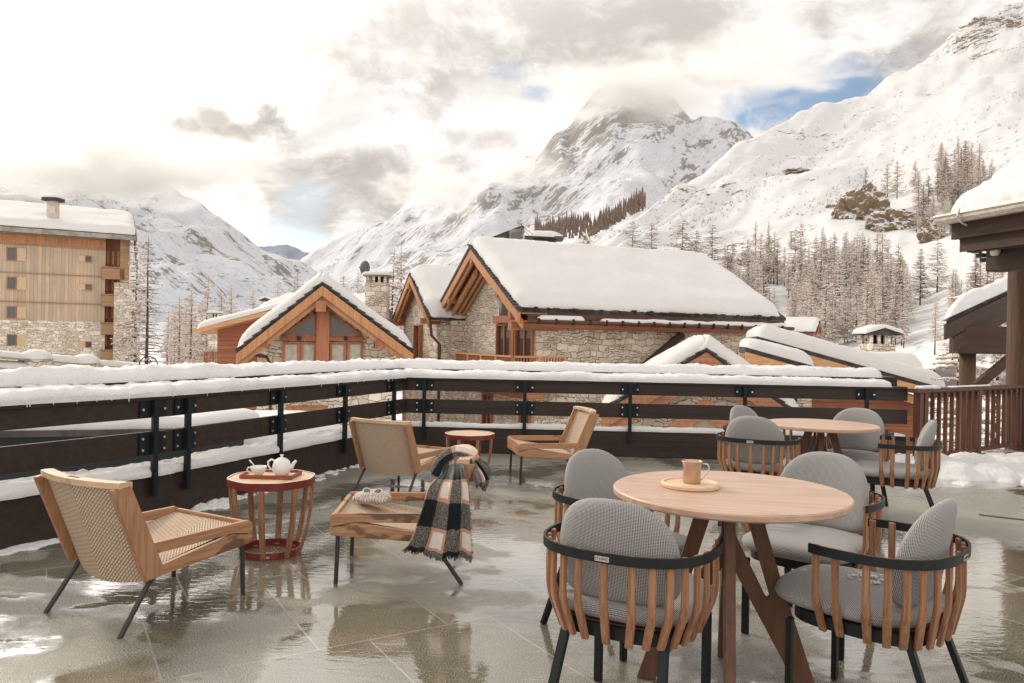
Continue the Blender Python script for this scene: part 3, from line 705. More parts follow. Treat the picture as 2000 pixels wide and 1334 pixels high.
# ---------------------------------------------------------------- tea tray, cup, pot
TX, TY, TZ = -1.44, 4.64, .462
def make_tray():
    root = thing('tea_tray', 'shallow red brown wooden tray on the octagonal side table', 'tray', (TX, TY, TZ-.001), R(-3)); 
    MB().box((0, 0, .005), (.30, .19, .008)).build('base', 'teak_pale', root)
    mb = MB()
    for c, d in (((0, -.097, .011), (.314, .008, .022)), ((0, .097, .011), (.314, .008, .022)), ((-.153, 0, .011), (.008, .186, .022)), ((.153, 0, .011), (.008, .186, .022))): mb.box(c, d)
    mb.build('rim', 'tray_wood', root, bevel=.002)
make_tray()
def make_cup():
    root = thing('teacup', 'white porcelain teacup with a spoon in it on the tray', 'cup', (TX-.068, TY-.03, TZ+.0085), 0)
    prof = [(.0, .0), (.020, .0), (.022, .003), (.032, .012), (.042, .028), (.0465, .046), (.0475, .054), (.045, .054), (.043, .046), (.038, .028), (.028, .013), (.0, .009)]
    MB().lathe(prof, n=32).build('bowl', 'ceramic', root, smooth=True)
    a = R(188); e = V(math.cos(a), math.sin(a))
    MB().tube([e*.040+V(0, 0, .046), e*.060+V(0, 0, .047), e*.067+V(0, 0, .034), e*.058+V(0, 0, .020), e*.034+V(0, 0, .015)], .0042, 8).build('handle', 'ceramic', root, smooth=True)
    s = thing('teaspoon', 'pale teaspoon leaning in the white teacup', 'spoon', (TX-.068, TY-.03, TZ+.0085))
    MB().tube([V(.01, .0, .018), V(-.02, .004, .050), V(-.048, .008, .078), V(-.058, .009, .088)], [.002, .0025, .004, .006], 8).build('handle', 'ceramic', s, smooth=True)
    MB().lathe([(0, 0), (.009, .002), (.011, .005), (.0, .006)], c=(.013, 0, .012), n=12).build('bowl', 'ceramic', s, smooth=True)
make_cup()
def make_pot():
    root = thing('teapot', 'round white porcelain teapot with its spout to the right on the tray', 'teapot', (TX+.062, TY+.0, TZ+.0085), 0)
    prof = [(0, 0), (.034, 0), (.038, .003), (.050, .018), (.0555, .040), (.053, .062), (.047, .080), (.040, .090), (.030, .095), (0, .096)]
    MB().lathe(prof, n=36).build('body', 'ceramic', root, smooth=True)
    MB().lathe([(0, .0935), (.030, .0935), (.030, .099), (.012, .1035), (.007, .106), (.0075, .113), (.011, .117), (.010, .122), (0, .1225)], n=24).build('lid', 'ceramic', root, smooth=True)
    a = R(180); e = V(-1, 0, 0)
    MB().tube([e*.040+V(0, 0, .083), e*.062+V(0, 0, .092), e*.082+V(0, 0, .078), e*.082+V(0, 0, .055), e*.066+V(0, 0, .034), e*.050+V(0, 0, .026)], [.006, .006, .006, .0055, .005, .005], 10).build('handle', 'ceramic', root, smooth=True)
    e = V(1, -.06, 0)
    MB().tube([e*.044+V(0, 0, .035), e*.062+V(0, 0, .050), e*.074+V(0, 0, .072), e*.088+V(0, 0, .087)], [.016, .013, .010, .0075], 12).build('spout', 'ceramic', root, smooth=True)
make_pot()
# ---------------------------------------------------------------- round dining tables
def make_table():
    root = thing('round_table', 'x', 'dining table')
    mb = MB(); r = .438; H = .75
    mb.lathe([(0, H-.028), (r-.006, H-.028), (r, H-.022), (r, H-.005), (r-.005, H), (0, H)], n=72); mb.build('table_top', 'table_wood', root, smooth=True, autosm=.5)
    MB().lathe([(.0, H-.05), (.22, H-.05), (.22, H-.0285), (0, H-.0285)], n=24).build('under_plate', 'table_leg', root)
    for k in range(4):
        e = V(math.cos(k*math.pi/2), math.sin(k*math.pi/2)); s = V(-e.y, e.x)*.016
        pts = [(.004, .722), (.004, .62), (.030, .60), (.215, .355), (.36, 0.), (.425, 0.), (.30, .40), (.235, .40+.0)]
        # slab: inner diagonal to the hub plus outer branch to the top
        inner = [(.004, .721), (.004, .545), (.27, .04), (.30, .0), (.425, .0), (.262, .425), (.247, .365), (.235, .372), (.080, .66), (.07, .721)]
        outer = [(.4245, .0005), (.405, .055), (.252, .4235), (.2475, .3655), (.2355, .3715), (.155, .7205), (.245, .7205), (.30, .47)]
        def P(L): return [e*a+V(0, 0, z) for a, z in L]
        main = [(.004, .721), (.004, .49), (.045, .41), (.20, .13), (.265, .0), (.335, .0), (.20, .40), (.14, .60), (.110, .721), (.045, .721), (.152, .362), (.149, .350), (.140, .352), (.026, .58), (.024, .721)]
        MB().prism(P(main), -s*1.2, s*1.2).build('leg', 'table_leg', root, bevel=.003)
    return root
tb = make_table(); place(tb, (.838, 2.93, 0), R(-13), 'round wooden dining table in front with a mug on a wooden board', 'round dining tables')
tb2 = copy_tree(tb); place(tb2, (2.43, 6.02, 0), R(-20), 'round wooden dining table near the slatted fence with a bare top', 'round dining tables'); tb2.scale = (.97, .97, .93)
b_ = thing('serving_board', 'round pale wooden board under the mug on the front table', 'board', (.700, 2.975, .7502))
MB().lathe([(0, 0), (.108, 0), (.112, .004), (.112, .014), (.108, .018), (.100, .018), (.096, .013), (0, .013)], n=48).build('plate', 'board_round', b_, smooth=True, autosm=.5)
mg = thing('mug', 'copper coloured metal mug with a thin handle on the round board', 'mug', (.707, 2.982, .7640))
MB().lathe([(0, 0), (.0315, 0), (.034, .004), (.034, .060), (.037, .075), (.0405, .084), (.0395, .085), (.035, .076), (.032, .060), (.032, .006), (0, .005)], n=36).build('body', 'mug_metal', mg, smooth=True, autosm=.7)
MB().tube([V(.036, -.002, .075), V(.060, -.004, .073), V(.066, -.004, .060), V(.060, -.004, .042), V(.048, -.003, .028), V(.040, -.003, .014), V(.033, -.002, .012)], .0032, 8).build('handle', 'steel', mg, smooth=True)
# ---------------------------------------------------------------- basket-back dining chairs
def ring_pt(s, k=1., z=.62):
    # s in -1..1 round the U from the right arm tip to the left one
    a = s*R(112); x = math.sin(a); y = -math.cos(a)
    ex = .78
    X = math.copysign(abs(x)**ex, x)*.288; Y = (math.copysign(abs(y)**ex, y))*.268 - .012
    if Y > -.0: Y = (Y)*1.0
    return V(X*k, Y*k, z)
def make_chair():
    root = thing('dining_chair', 'x', 'dining chair')
    N = 60; top = [ring_pt(-1+2*i/N, 1.0, .620) for i in range(N+1)]
    ups = []
    for i in range(N+1):
        d = (top[min(N, i+1)]-top[max(0, i-1)]).normalized(); ups.append(V(d.y, -d.x))
    mb = MB(); P = []
    for o, z in ((0, .606), (0, .637), (.009, .637), (.009, .606), (0, .606)):
        P.append([top[i]*1.0 - ups[i]*(-o) + V(0, 0, z-.62) for i in range(N+1)])
    mb.grid(P); mb.add([r[0] for r in P[:4]], [(0, 1, 2, 3)]); mb.add([r[-1] for r in P[:4]], [(3, 2, 1, 0)])
    mb.build('arm_band', 'black_metal', root)
    # nameplate with lettering at the middle of the band
    pl = MB().box((0, ring_pt(0).y-.0105, .6195), (.048, .002, .016)).build('nameplate', 'plate_metal', root)
    cu = bpy.data.curves.new('lettering', 'FONT'); cu.body = 'ETHIMO'; cu.size = .0125; cu.align_x = 'CENTER'; cu.align_y = 'CENTER'; cu.extrude = .0004
    to = bpy.data.objects.new('lettering_curve', cu); me = bpy.data.meshes.new_from_object(to); bpy.data.objects.remove(to)
    tx = link(bpy.data.objects.new('lettering', me)); me.materials.clear(); me.materials.append(MATS['lettering']); tx.parent = pl
    tx.location = (0, ring_pt(0).y-.0120, .6195); tx.rotation_euler = (R(90), 0, 0)
    # slats
    rs = random.Random(5); NS = 17
    for k in range(NS):
        s_ = -.965+1.93*k/(NS-1); p = ring_pt(s_); q = ring_pt(min(1, s_+.01)); d = (q-ring_pt(max(-1, s_-.01))).normalized(); out = V(d.y, -d.x)
        base = V(p.x*.70, p.y*.78-(.0 if p.y < 0 else .0), 0)
        pts = []; up = []
        p_in = p - out*.008
        prof = [(.006, .634), (.008, .600), (.009, .54), (.009, .485), (.007, .462), (.002, .440)]
        for o, z in prof: pts.append(V(p_in.x, p_in.y, z)+out*(o-.010))
        pe = pts[-1]; low = V(p.x*.80, p.y*.86, .335)
        for u in (.33, .66, 1.): pts.append(pe.lerp(low, u))
        MB().ribbon(pts, [out]*len(pts), [.024]*4+[.026, .028, .028, .027, .026], .014).build('slat', 'teak_z', root, bevel=.0025)
    # seat frame and legs
    fr = []
    for i in range(40):
        a = 2*math.pi*i/40; ex = .55; fr.append(V(math.copysign(abs(math.cos(a))**ex, math.cos(a))*.225, math.copysign(abs(math.sin(a))**ex, math.sin(a))*.225+.005, 0))
    mb = MB(); ringband(mb, [p*.9 for p in fr], fr, .342, .385); mb.build('seat_frame', 'black_metal', root, bevel=.002)
    MB().prism([p*.895 for p in fr], (0, 0, .368), (0, 0, .388)).build('seat_base', 'table_leg', root)
    for sx in (-1, 1):
        MB().beam((sx*.207, .205, 0), (sx*.207, .205, .345), .020, .032, up=(1, 0, 0)).build('leg', 'black_metal', root, bevel=.003)
        MB().beam((sx*.200, -.300, 0), (sx*.170, -.175, .345), .020, .032, up=(1, 0, 0)).build('leg', 'black_metal', root, bevel=.003)
    # cushions
    ol = []
    for i in range(48):
        a = 2*math.pi*i/48; c, s__ = math.cos(a), math.sin(a); ex = .62
        ol.append((math.copysign(abs(c)**ex, c)*.248, math.copysign(abs(s__)**ex, s__)*.262))
    pillow(ol, .034, lambda u, v, w: V(u*(1+.0*v), v+.045,   .419+w+.010*(1-(u/.25)**2)*(1 if w > 0 else 0)), 'seat_cushion', 'dot_fabric', root)
    ol = []
    for i in range(48):
        a = 2*math.pi*i/48; c, s__ = math.cos(a), math.sin(a)
        if s__ > 0: ol.append((math.copysign(abs(c)**.80, c)*.212, abs(s__)**.86*.225))
        else: ol.append((math.copysign(abs(c)**.45, c)*.212, -abs(s__)**.45*.150))
    def bk(u, v, w):
        z = .590+v*.93; y = -.165 - (z-.45)*.20 + (u*u)*1.15; return V(u, y + w, z + w*.2)
    pillow(ol, .029, bk, 'back_cushion', 'dot_fabric', root)
    return root
ch = make_chair()
GC = 'dining chairs round the tables'
def chair_at(o, back, deg, label):
    f = V(math.cos(R(deg)), math.sin(R(deg))); c = V(*back)+f*.28; return place(o, (c.x, c.y, 0), facing(deg), label, GC)
chair_at(ch, (.300, 2.43), 61, 'slatted dining chair with its back to the camera, left side of the front table')
specs = [((.335, 3.66), -51, 'slatted dining chair behind the left edge of the front table, facing right'),
 ((1.55, 3.70), 229, 'slatted dining chair facing the camera behind the front table'),
 ((1.49, 2.52), 136, 'slatted dining chair at the right of the front table with snow specks on its seat'),
 ((1.88, 6.48), -50, 'slatted dining chair half hidden behind another at the far left of the rear table'),
 ((1.70, 5.44), 60, 'slatted dining chair with its back to the camera at the rear table'),
 ((2.93, 6.42), 232, 'slatted dining chair behind the rear table against the back railing'),
 ((3.03, 5.40), 153, 'slatted dining chair in profile between the rear table and the snow heap')]
for bk_, dg, lb in specs: chair_at(copy_tree(ch), bk_, dg, lb)
# snow specks on the near right seat
rs = random.Random(11); mb = MB()
for cx, cy, r_ in ((1.265, 2.80, .020), (1.30, 2.83, .016), (1.33, 2.79, .022), (1.27, 2.74, .015), (1.30, 2.72, .018), (1.235, 2.77, .010), (1.10, 2.86, .010), (1.34, 2.75, .014)):
    for k in range(14):
        q_ = r_*rs.uniform(.12, .38); mb.lathe([(0, 0), (q_, .001), (q_*.5, .004), (0, .005)], c=(cx+rs.gauss(0, r_*.6), cy+rs.gauss(0, r_*.4), .4685), n=6)
tag(mb.build('snow_specks', 'snow', smooth=True), 'bits of melting snow on the right front chair seat', 'snow', kind='stuff')
# ---------------------------------------------------------------- blanket, hat, sunglasses
def make_blanket():
    root = thing('plaid_blanket', 'black cream and camel plaid wool blanket over the lounge chair back', 'blanket', (-.215, 4.2, 0)); O = Vector(root.location)
    def cat(P, u):
        n = len(P)-1; x = min(max(u, 0), .99999)*n; i = int(x); f = x-i
        p0, p1, p2, p3 = P[max(i-1, 0)], P[i], P[i+1], P[min(i+2, n)]
        return .5*((2*p1)+(-p0+p2)*f+(2*p0-5*p1+4*p2-p3)*f*f+(-p0+3*p1-3*p2+p3)*f**3)
    # long fall on the near side
    Lft = [at(862, 925, 4.10), at(838, 950, 4.02), at(822, 1000, 3.97), at(804, 1050, 3.95), at(788, 1078, 3.95)]
    Rgt = [at(905, 915, 4.02), at(914, 960, 3.97), at(917, 1010, 3.95), at(919, 1060, 3.94), at(921, 1096, 3.94)]
    crest = at(884, 893, 4.13)
    A = [at(868, 897, 4.20)]+Lft; B = [at(902, 893, 4.16)]+Rgt
    mb = MB(); uv = []; n, m = 56, 64; G = []
    for i in range(n+1):
        r = []
        for j in range(m+1):
            u = i/n; v = j/m; a, b = cat(A, v), cat(B, v); p = a.lerp(b, u)
            fold = .015*math.sin(u*11+v*1.2)*(.5+v*.5) + .006*math.sin(u*23+2*v+1)
            p = p + V(.12, -1, .0)*fold + V(0, 0, .010*math.sin(u*9+.5)*v + .006*math.sin(u*31)*v**3 + .012*(1 if v > .98 else 0)*math.sin(u*140))
            p += V(fbm(p, 9, 3)*.003, fbm(p+V(3, 0, 0), 9, 3)*.004, 0)
            r.append(p-O); uv.append((u*.42+.10, v*.56))
        G.append(r)
    mb.grid(G); mb.uv = uv; o = mb.build('long_fall', 'plaid_wool', root, smooth=True)
    md = o.modifiers.new('t', 'SOLIDIFY'); md.thickness = .006
    # gathered loop over the head rail and the short fall outside
    C = [at(850, 930, 4.10), at(866, 900, 4.15), at(893, 884, 4.22), at(920, 893, 4.25), at(938, 915, 4.25), at(946, 938, 4.24), at(938, 950, 4.22)]
    W = [.045, .06, .08, .085, .075, .06, .04]
    mb = MB(); uv = []; n, m = 48, 30; G = []
    for i in range(n+1):
        r = []; x = i/n*(len(C)-1); k = min(int(x), len(C)-2); w = W[k]+(W[k+1]-W[k])*(x-k)
        c = cat(C, i/n); d = (cat(C, min(1, i/n+.01))-cat(C, max(0, i/n-.01))).normalized(); side = V(0, 1, 0); nn = d.cross(side).normalized()
        if nn.z < 0 and i/n < .6: nn = -nn
        for j in range(m+1):
            a = -1+2*j/m; ang = a*2.2
            p = c + nn*(.030*math.cos(ang)+.010*math.sin(a*9+i*.12)) + side*(w*.55*math.sin(ang)*1.0) + nn*fbm(c+V(a, 0, 0), 7, 3)*.005
            r.append(p-O); uv.append((a*.22+.09, .05+i/n*.42))
        G.append(r)
    mb.grid(G); mb.uv = uv; o = mb.build('gathered_fold', 'plaid_wool', root, smooth=True)
    md = o.modifiers.new('t', 'SOLIDIFY'); md.thickness = .006
    G = []; uv = []; mb = MB(); A = [at(925, 893, 4.34), at(952, 905, 4.36), at(957, 920, 4.34), at(952, 930, 4.3)]; B = [at(915, 895, 4.12), at(922, 918, 4.08), at(932, 938, 4.08), at(936, 953, 4.08)]
    for i in range(25):
        r = []
        for j in range(33):
            u = i/24; v = j/32; p = cat(A, v).lerp(cat(B, v), u) + V(1, -.3, 0)*(.014*math.sin(u*9+v*2)+.004*math.sin(u*21))
            r.append(p-O); uv.append((u*.30+.1, v*.22+.1))
        G.append(r)
    mb.grid(G); mb.uv = uv; o = mb.build('short_fall', 'plaid_wool', root, smooth=True); md = o.modifiers.new('t', 'SOLIDIFY'); md.thickness = .006
    # fringe
    rr = random.Random(4); mb = MB(); Lb, Rb = cat([at(868, 897, 4.2)]+Lft, 1), cat([at(902, 893, 4.16)]+Rgt, 1)
    for k in range(150):
        u = rr.random(); fold = .020*math.sin(u*11+1.2) + .010*math.sin(u*23+3) + .006*math.sin(u*9+14)
        p = Lb.lerp(Rb, u)+V(.12, -1, 0)*fold+V(0, 0, .010*math.sin(u*9+.5)+.006*math.sin(u*31)+.004)-O
        q = p+V(rr.uniform(-.005, .005), rr.uniform(-.004, .004), -rr.uniform(.006, .016)); mb.tube([p, q], [.0018, .0008], 4)
    for k in range(70):
        u = rr.random(); p = cat(Rgt, .3+u*.65)+V(.12, -1, 0)*(.02*math.sin(11+u)+.01*math.sin(24+2*u))-O
        mb.tube([p, p+V(rr.uniform(.006, .016), rr.uniform(-.004, .004), rr.uniform(-.008, .002))], [.0016, .0008], 4)
    mb.build('fringe', 'lettering', root)
make_blanket()
def make_hat():
    c = gz(735, 980, .345); c = V(-.80, 4.50, .352)
    root = thing('knitted_hat', 'cream ribbed knitted hat lying folded on the lounge chair seat', 'hat', c, R(-8))
    ol = []
    for i in range(40):
        a = 2*math.pi*i/40; ol.append((math.copysign(abs(math.cos(a))**.7, math.cos(a))*.108, math.copysign(abs(math.sin(a))**.8, math.sin(a))*.066))
    def f(u, v, w):
        k = 1+.10*math.sin(u*55+v*20); z = w*k*(1+.35*math.cos((u-.01)*16))+.022+.10*max(0, .05-abs(u+.01))
        return V(u + .004*math.sin(v*90), v + .006*math.sin(u*40), z)
    pillow(ol, .026, f, 'crown', 'knit', root)
    def rim(u): return V(u, -.052-.012*math.cos(u*14), .020+.004*math.sin(u*70))
    MB().tube([rim(-.098+.196*i/30) for i in range(31)], .017, 10).build('brim', 'knit', root, smooth=True)
    g = thing('sunglasses', 'cream framed sunglasses resting on the knitted hat', 'sunglasses', c+V(.004, -.034, .063), R(-10)); g.rotation_euler.x = R(-38)
    for sx in (-1, 1):
        pts = [V(sx*.033+.024*math.cos(a), .0, .018*math.sin(a)+(.004*math.cos(a)*sx)) for a in [2*math.pi*i/24 for i in range(24)]]
        MB().tube(pts, .0032, 8, closed=True).build('rim', 'cream_plastic', g, smooth=True)
        MB().prism([V(p.x, 0, p.z) for p in pts], (0, -.0008, 0), (0, .0008, 0)).build('lens', 'lens', g)
        MB().tube([V(sx*.058, .002, .008), V(sx*.062, .012, .006), V(sx*.052, .060, .002)], [.003, .0025, .002], 6).build('temple', 'cream_plastic', g, smooth=True)
    MB().tube([V(-.010, 0, .008), V(0, 0, .011), V(.010, 0, .008)], .003, 8).build('bridge', 'cream_plastic', g, smooth=True)
make_hat()
# ---------------------------------------------------------------- snow heap, drain, slush
def make_heap():
    rr = random.Random(8); mb = MB()
    A = gz(1850, 905, 0); B = gz(2010, 925, 0)
    def H(x, y):
        h = 0
        for (cx, cy, r_, hh) in lumps:
            d = math.hypot(x-cx, (y-cy)*.9)/r_
            if d < 1: h = max(h, hh*math.sqrt(1-d*d))
        return h
    lumps = [(4.62+rr.uniform(-.45, .55), 8.0+rr.uniform(-.45, .4), rr.uniform(.09, .24), rr.uniform(.07, .19)) for _ in range(90)]
    lumps += [(5.3+rr.uniform(-.6, 1.4), 8.35+rr.uniform(-.3, .35), rr.uniform(.08, .24), rr.uniform(.05, .13)) for _ in range(90)]
    lumps += [(4.62+rr.gauss(0, .5), 7.75+rr.gauss(0, .35), rr.uniform(.03, .08), rr.uniform(.03, .06)) for _ in range(90)]
    lumps += [(4.62, 8.05, .62, .10), (5.25, 8.30, .55, .09), (5.9, 8.5, .55, .08), (6.5, 8.6, .5, .07)]
    G = []; nx, ny = 230, 130
    for i in range(nx+1):
        r = []
        for j in range(ny+1):
            x = 3.3+4.3*i/nx; y = 6.7+2.5*j/ny; q = Vector((x, y, 0)); wx = mnoise.noise(q*7)*.045; wy = mnoise.noise(q*7+Vector((9, 0, 0)))*.045
            h = H(x+wx, y+wy-.22); h *= .80+.12*fbm(q, 5, 2)
            r.append(V(x, y, h+ (fbm(q, 24, 3)*.012 if h > .01 else -.02)))
        G.append(r)
    mb.grid(G); o = mb.build('snow_heap', 'snow', smooth=True, recalc=False)
    tag(o, 'heap of shovelled lumpy snow at the foot of the slatted fence', 'snow heap')
make_heap()
def drain():
    root = thing('drain_grate', 'narrow black slotted drain grate set in the stone paving at right', 'drain', gz(1965, 1012, 0)+V(0, 0, .002), R(-32))
    MB().box((0, 0, .001), (.36, .05, .002)).build('slot', 'lens', root)
    for k in range(17): MB().box((-.17+k*.0213, 0, .0025), (.011, .048, .001)).build('bar', 'leg_metal', root)
drain()
def slush():
    mb = MB(); rr = random.Random(2)
    def blob(x, y, r, h):
        n = 9; c = V(x, y, -.002); vs = [c+V(0, 0, h)]; 
        for ring, (f, hh) in enumerate(((.5, .8), (.9, .35), (1.05, 0))):
            for k in range(n):
                a = 2*math.pi*k/n; rad = r*f*(1+.35*mnoise.noise(Vector((x*9+math.cos(a)*1.5, y*9+math.sin(a)*1.5, 0)))); vs.append(c+V(math.cos(a)*rad, math.sin(a)*rad, h*hh))
        fs = [(0, 1+k, 1+(k+1) % n) for k in range(n)]
        for q in range(2): fs += [(1+q*n+k, 1+q*n+n+k, 1+q*n+n+(k+1) % n, 1+q*n+(k+1) % n) for k in range(n)]
        mb.add(vs, fs)
    for k in range(230):
        t_ = rr.random(); p = RA0.lerp(RA1, t_) if rr.random() < .5 else RA1.lerp(RK, t_*.75); dn = (RA1-RA0).normalized() if rr.random() < .5 else (RK-RA1).normalized(); n = V(-dn.y, dn.x)
        off = abs(rr.gauss(0, .05)); p = p-n*(.02+off); blob(p.x, p.y, rr.uniform(.012, .05), rr.uniform(.004, .018))
    for k in range(110):
        q = gz(rr.uniform(380, 450), 985+rr.uniform(-18, 8)); blob(q.x, q.y, rr.uniform(.015, .05), rr.uniform(.005, .03))
    for k in range(60):
        q = gz(rr.uniform(0, 110), 0+1078) ; f = rr.uniform(0, 1); q = gz(0+f*110, 1078-25*f+rr.uniform(-2, 6)); blob(q.x, q.y, rr.uniform(.02, .06), rr.uniform(.004, .015))
    tag(mb.build('slush', 'snow', smooth=True, recalc=False), 'slush and crumbs of snow along the foot of the left railing', 'slush', kind='stuff')
slush()
# ---------------------------------------------------------------- valley ground, hill and mountains
def cat1(P, x):          # piecewise-linear with smoothing over (x, y) control points
    if x <= P[0][0]: return P[0][1] + (x-P[0][0])*(P[1][1]-P[0][1])/(P[1][0]-P[0][0])*.4
    for (x0, y0), (x1, y1) in zip(P, P[1:]):
        if x <= x1: return y0+(y1-y0)*(x-x0)/(x1-x0)
    return P[-1][1] + (x-P[-1][0])*(P[-1][1]-P[-2][1])/(P[-1][0]-P[-2][0])*.4
mb = MB(); G = []
for i in range(61):
    r = []
    for j in range(71):
        x = -700+1400*i/60; y = -300+(1-math.cos(math.pi*j/140))*1600; z = -4.2 - .012*y*.2 + 1.2*fbm((x*.012, y*.012, 0), 1, 3)
        r.append(V(x, y, z))
    G.append(r)
mb.grid(G); gr = mb.build('snowy_ground', 'snow_field', smooth=True, recalc=False); tag(gr, kind='structure')
mb = MB(); mb.box((0, 6000, -8), (30000, 16000, .5)); tag(mb.build('valley_floor', 'snow_field'), kind='structure')
def terrain(name, ridge, base_y, zb, zt, px0, px1, n, m, m_name, amp, nsc, ridged=0., back=.35, exps=1.0, rockf=None, gul=None):
    # a real hillside: ridge(px) skyline row, base row, distance zb(px) at the foot and zt(px) at the ridge
    mb = MB(); G = []; rock = []
    sm = lambda f, x, w: sum(f(x+w*k/4) for k in range(-4, 5))/9
    for i in range(n+1):
        px = px0+(px1-px0)*i/n; r = []; Zb, Zt = sm(zb, px, 90), sm(zt, px, 90); y_n = sm(ridge, px, 9); y_w = sm(ridge, px, 90)
        for j in range(m+1):
            v = j/m*(1+back); yr = y_w+(y_n-y_w)*min(1, v)**3
            if v <= 1:
                Y = Zb*(Zt/Zb)**v; py = base_y+(yr-base_y)*(v**exps); p = at(px, py, Y)
            else:
                p = at(px, yr, Zt); w = (v-1); p = V(p.x*(1+w*.9), p.y*(1+w*.9), p.z-w*(p.z+5)*1.6)
            k = min(1, v*3)*(1 if v < .9 else .75)
            q = Vector(p)*nsc; d = fbm(q, 1, 6)
            if ridged: d = d*(1-ridged) + ridged*(1-2*abs(mnoise.noise(q*1.3)))*.8 - ridged*.3 + .25*ridged*(1-2*abs(mnoise.noise(q*3.1)))
            if gul: d += gul*(mnoise.noise(Vector((px*.0045, v*6.5, 3)))*1.3 + .6*mnoise.noise(Vector((px*.012, v*15, 8))) + .3*mnoise.noise(Vector((px*.03, v*34, 5))))
            p = p + V(0, 0, 1)*d*amp*k*Y/1000 - V(p.x, p.y, 0).normalized()*d*amp*k*.6*Y/1000
            r.append(p); rock.append(rockf(px, v, p) if rockf else 0.)
        G.append(r)
    mb.grid(G); o = mb.build(name, m_name, smooth=True, recalc=False)
    at_ = o.data.attributes.new('rock', 'FLOAT', 'POINT'); at_.data.foreach_set('value', rock)
    return tag(o, kind='structure')
# right-hand hillside
RR = [(1100, 500), (1165, 462), (1250, 404), (1330, 360), (1400, 322), (1460, 287), (1520, 250), (1600, 213), (1660, 186), (1720, 160), (1770, 130), (1840, 92), (1870, 60), (1900, 42), (1950, 24), (2000, 10), (2200, -130), (2600, -380)]
hill_zt = lambda px: 300+max(0, (px-1165))*.85
hill_zb = lambda px: max(60, 190-max(0, px-1300)*.16)
def hr(px, v, p):
    a = 0
    for cx, cy, rx, ry, s in ((1890, 60, 60, 40, .09), (1960, 40, 60, 30, .08), (1560, 335, 30, 12, .14), (1600, 270, 90, 12, .05), (1450, 480, 60, 20, .05)):
        x, y = px, 720+(cat1(RR, px)-720)*v
        d = ((x-cx)/rx)**2+((y-cy)/ry)**2
        if d < 1.6: a = max(a, s*max(0, 1-d/1.6)**.5)
    return a
hill = terrain('hillside', lambda p: cat1(RR, p), 720, hill_zb, hill_zt, 1090, 2600, 210, 150, 'hill_snow', 13, .010, ridged=.0, rockf=hr, back=.3, gul=.75)
CP = [(520, 560), (590, 524), (640, 492), (700, 470), (745, 445), (800, 402), (860, 372), (920, 345), (960, 322), (1000, 300), (1040, 283), (1066, 268), (1078, 246), (1100, 226), (1128, 207), (1142, 182), (1160, 163), (1195, 150), (1240, 156), (1290, 174), (1325, 205), (1352, 232), (1400, 243), (1430, 262), (1462, 285), (1520, 330), (1600, 400), (1750, 480), (2000, 560)]
def cr(px, v, p):
    a = 0.
    if v > .66: a = .15*(v-.66)/.34*max(0, 1-abs((px-1180)/220))
    if px < 1130 and v > .62: a += .05*max(0, 1-abs(px-1085)/90)
    if px < 950: a += .035
    if px > 1330 and v > .5: a += .02
    return a
terrain('mountain', lambda p: cat1(CP, p)+2*math.sin(p*.21)+3*mnoise.noise(Vector((p*.05, 0, 0))), 700, lambda p: 900, lambda p: 2600, 480, 2000, 300, 190, 'peak_rock', 30, .0022, ridged=.3, rockf=cr, back=.25, gul=.65)
LP_ = [(-600, 120), (-200, 240), (0, 300), (110, 330), (200, 338), (250, 372), (330, 382), (372, 405), (420, 435), (470, 465), (510, 490), (560, 505), (600, 522), (660, 570), (760, 640), (900, 700)]
terrain('mountain', lambda p: cat1(LP_, p)+3*mnoise.noise(Vector((p*.06, 0, 0))), 705, lambda p: 500, lambda p: 1500, -700, 900, 220, 120, 'left_rock', 26, .0035, ridged=.4, back=.25, gul=.8, rockf=lambda px, v, p: .03*v)
terrain('mountain', lambda p: cat1([(300, 520), (470, 478), (500, 471), (560, 473), (600, 486), (680, 500), (800, 540)], p), 700, lambda p: 4000, lambda p: 6500, 300, 820, 60, 30, 'hazy_forest', 30, .001, back=.2)
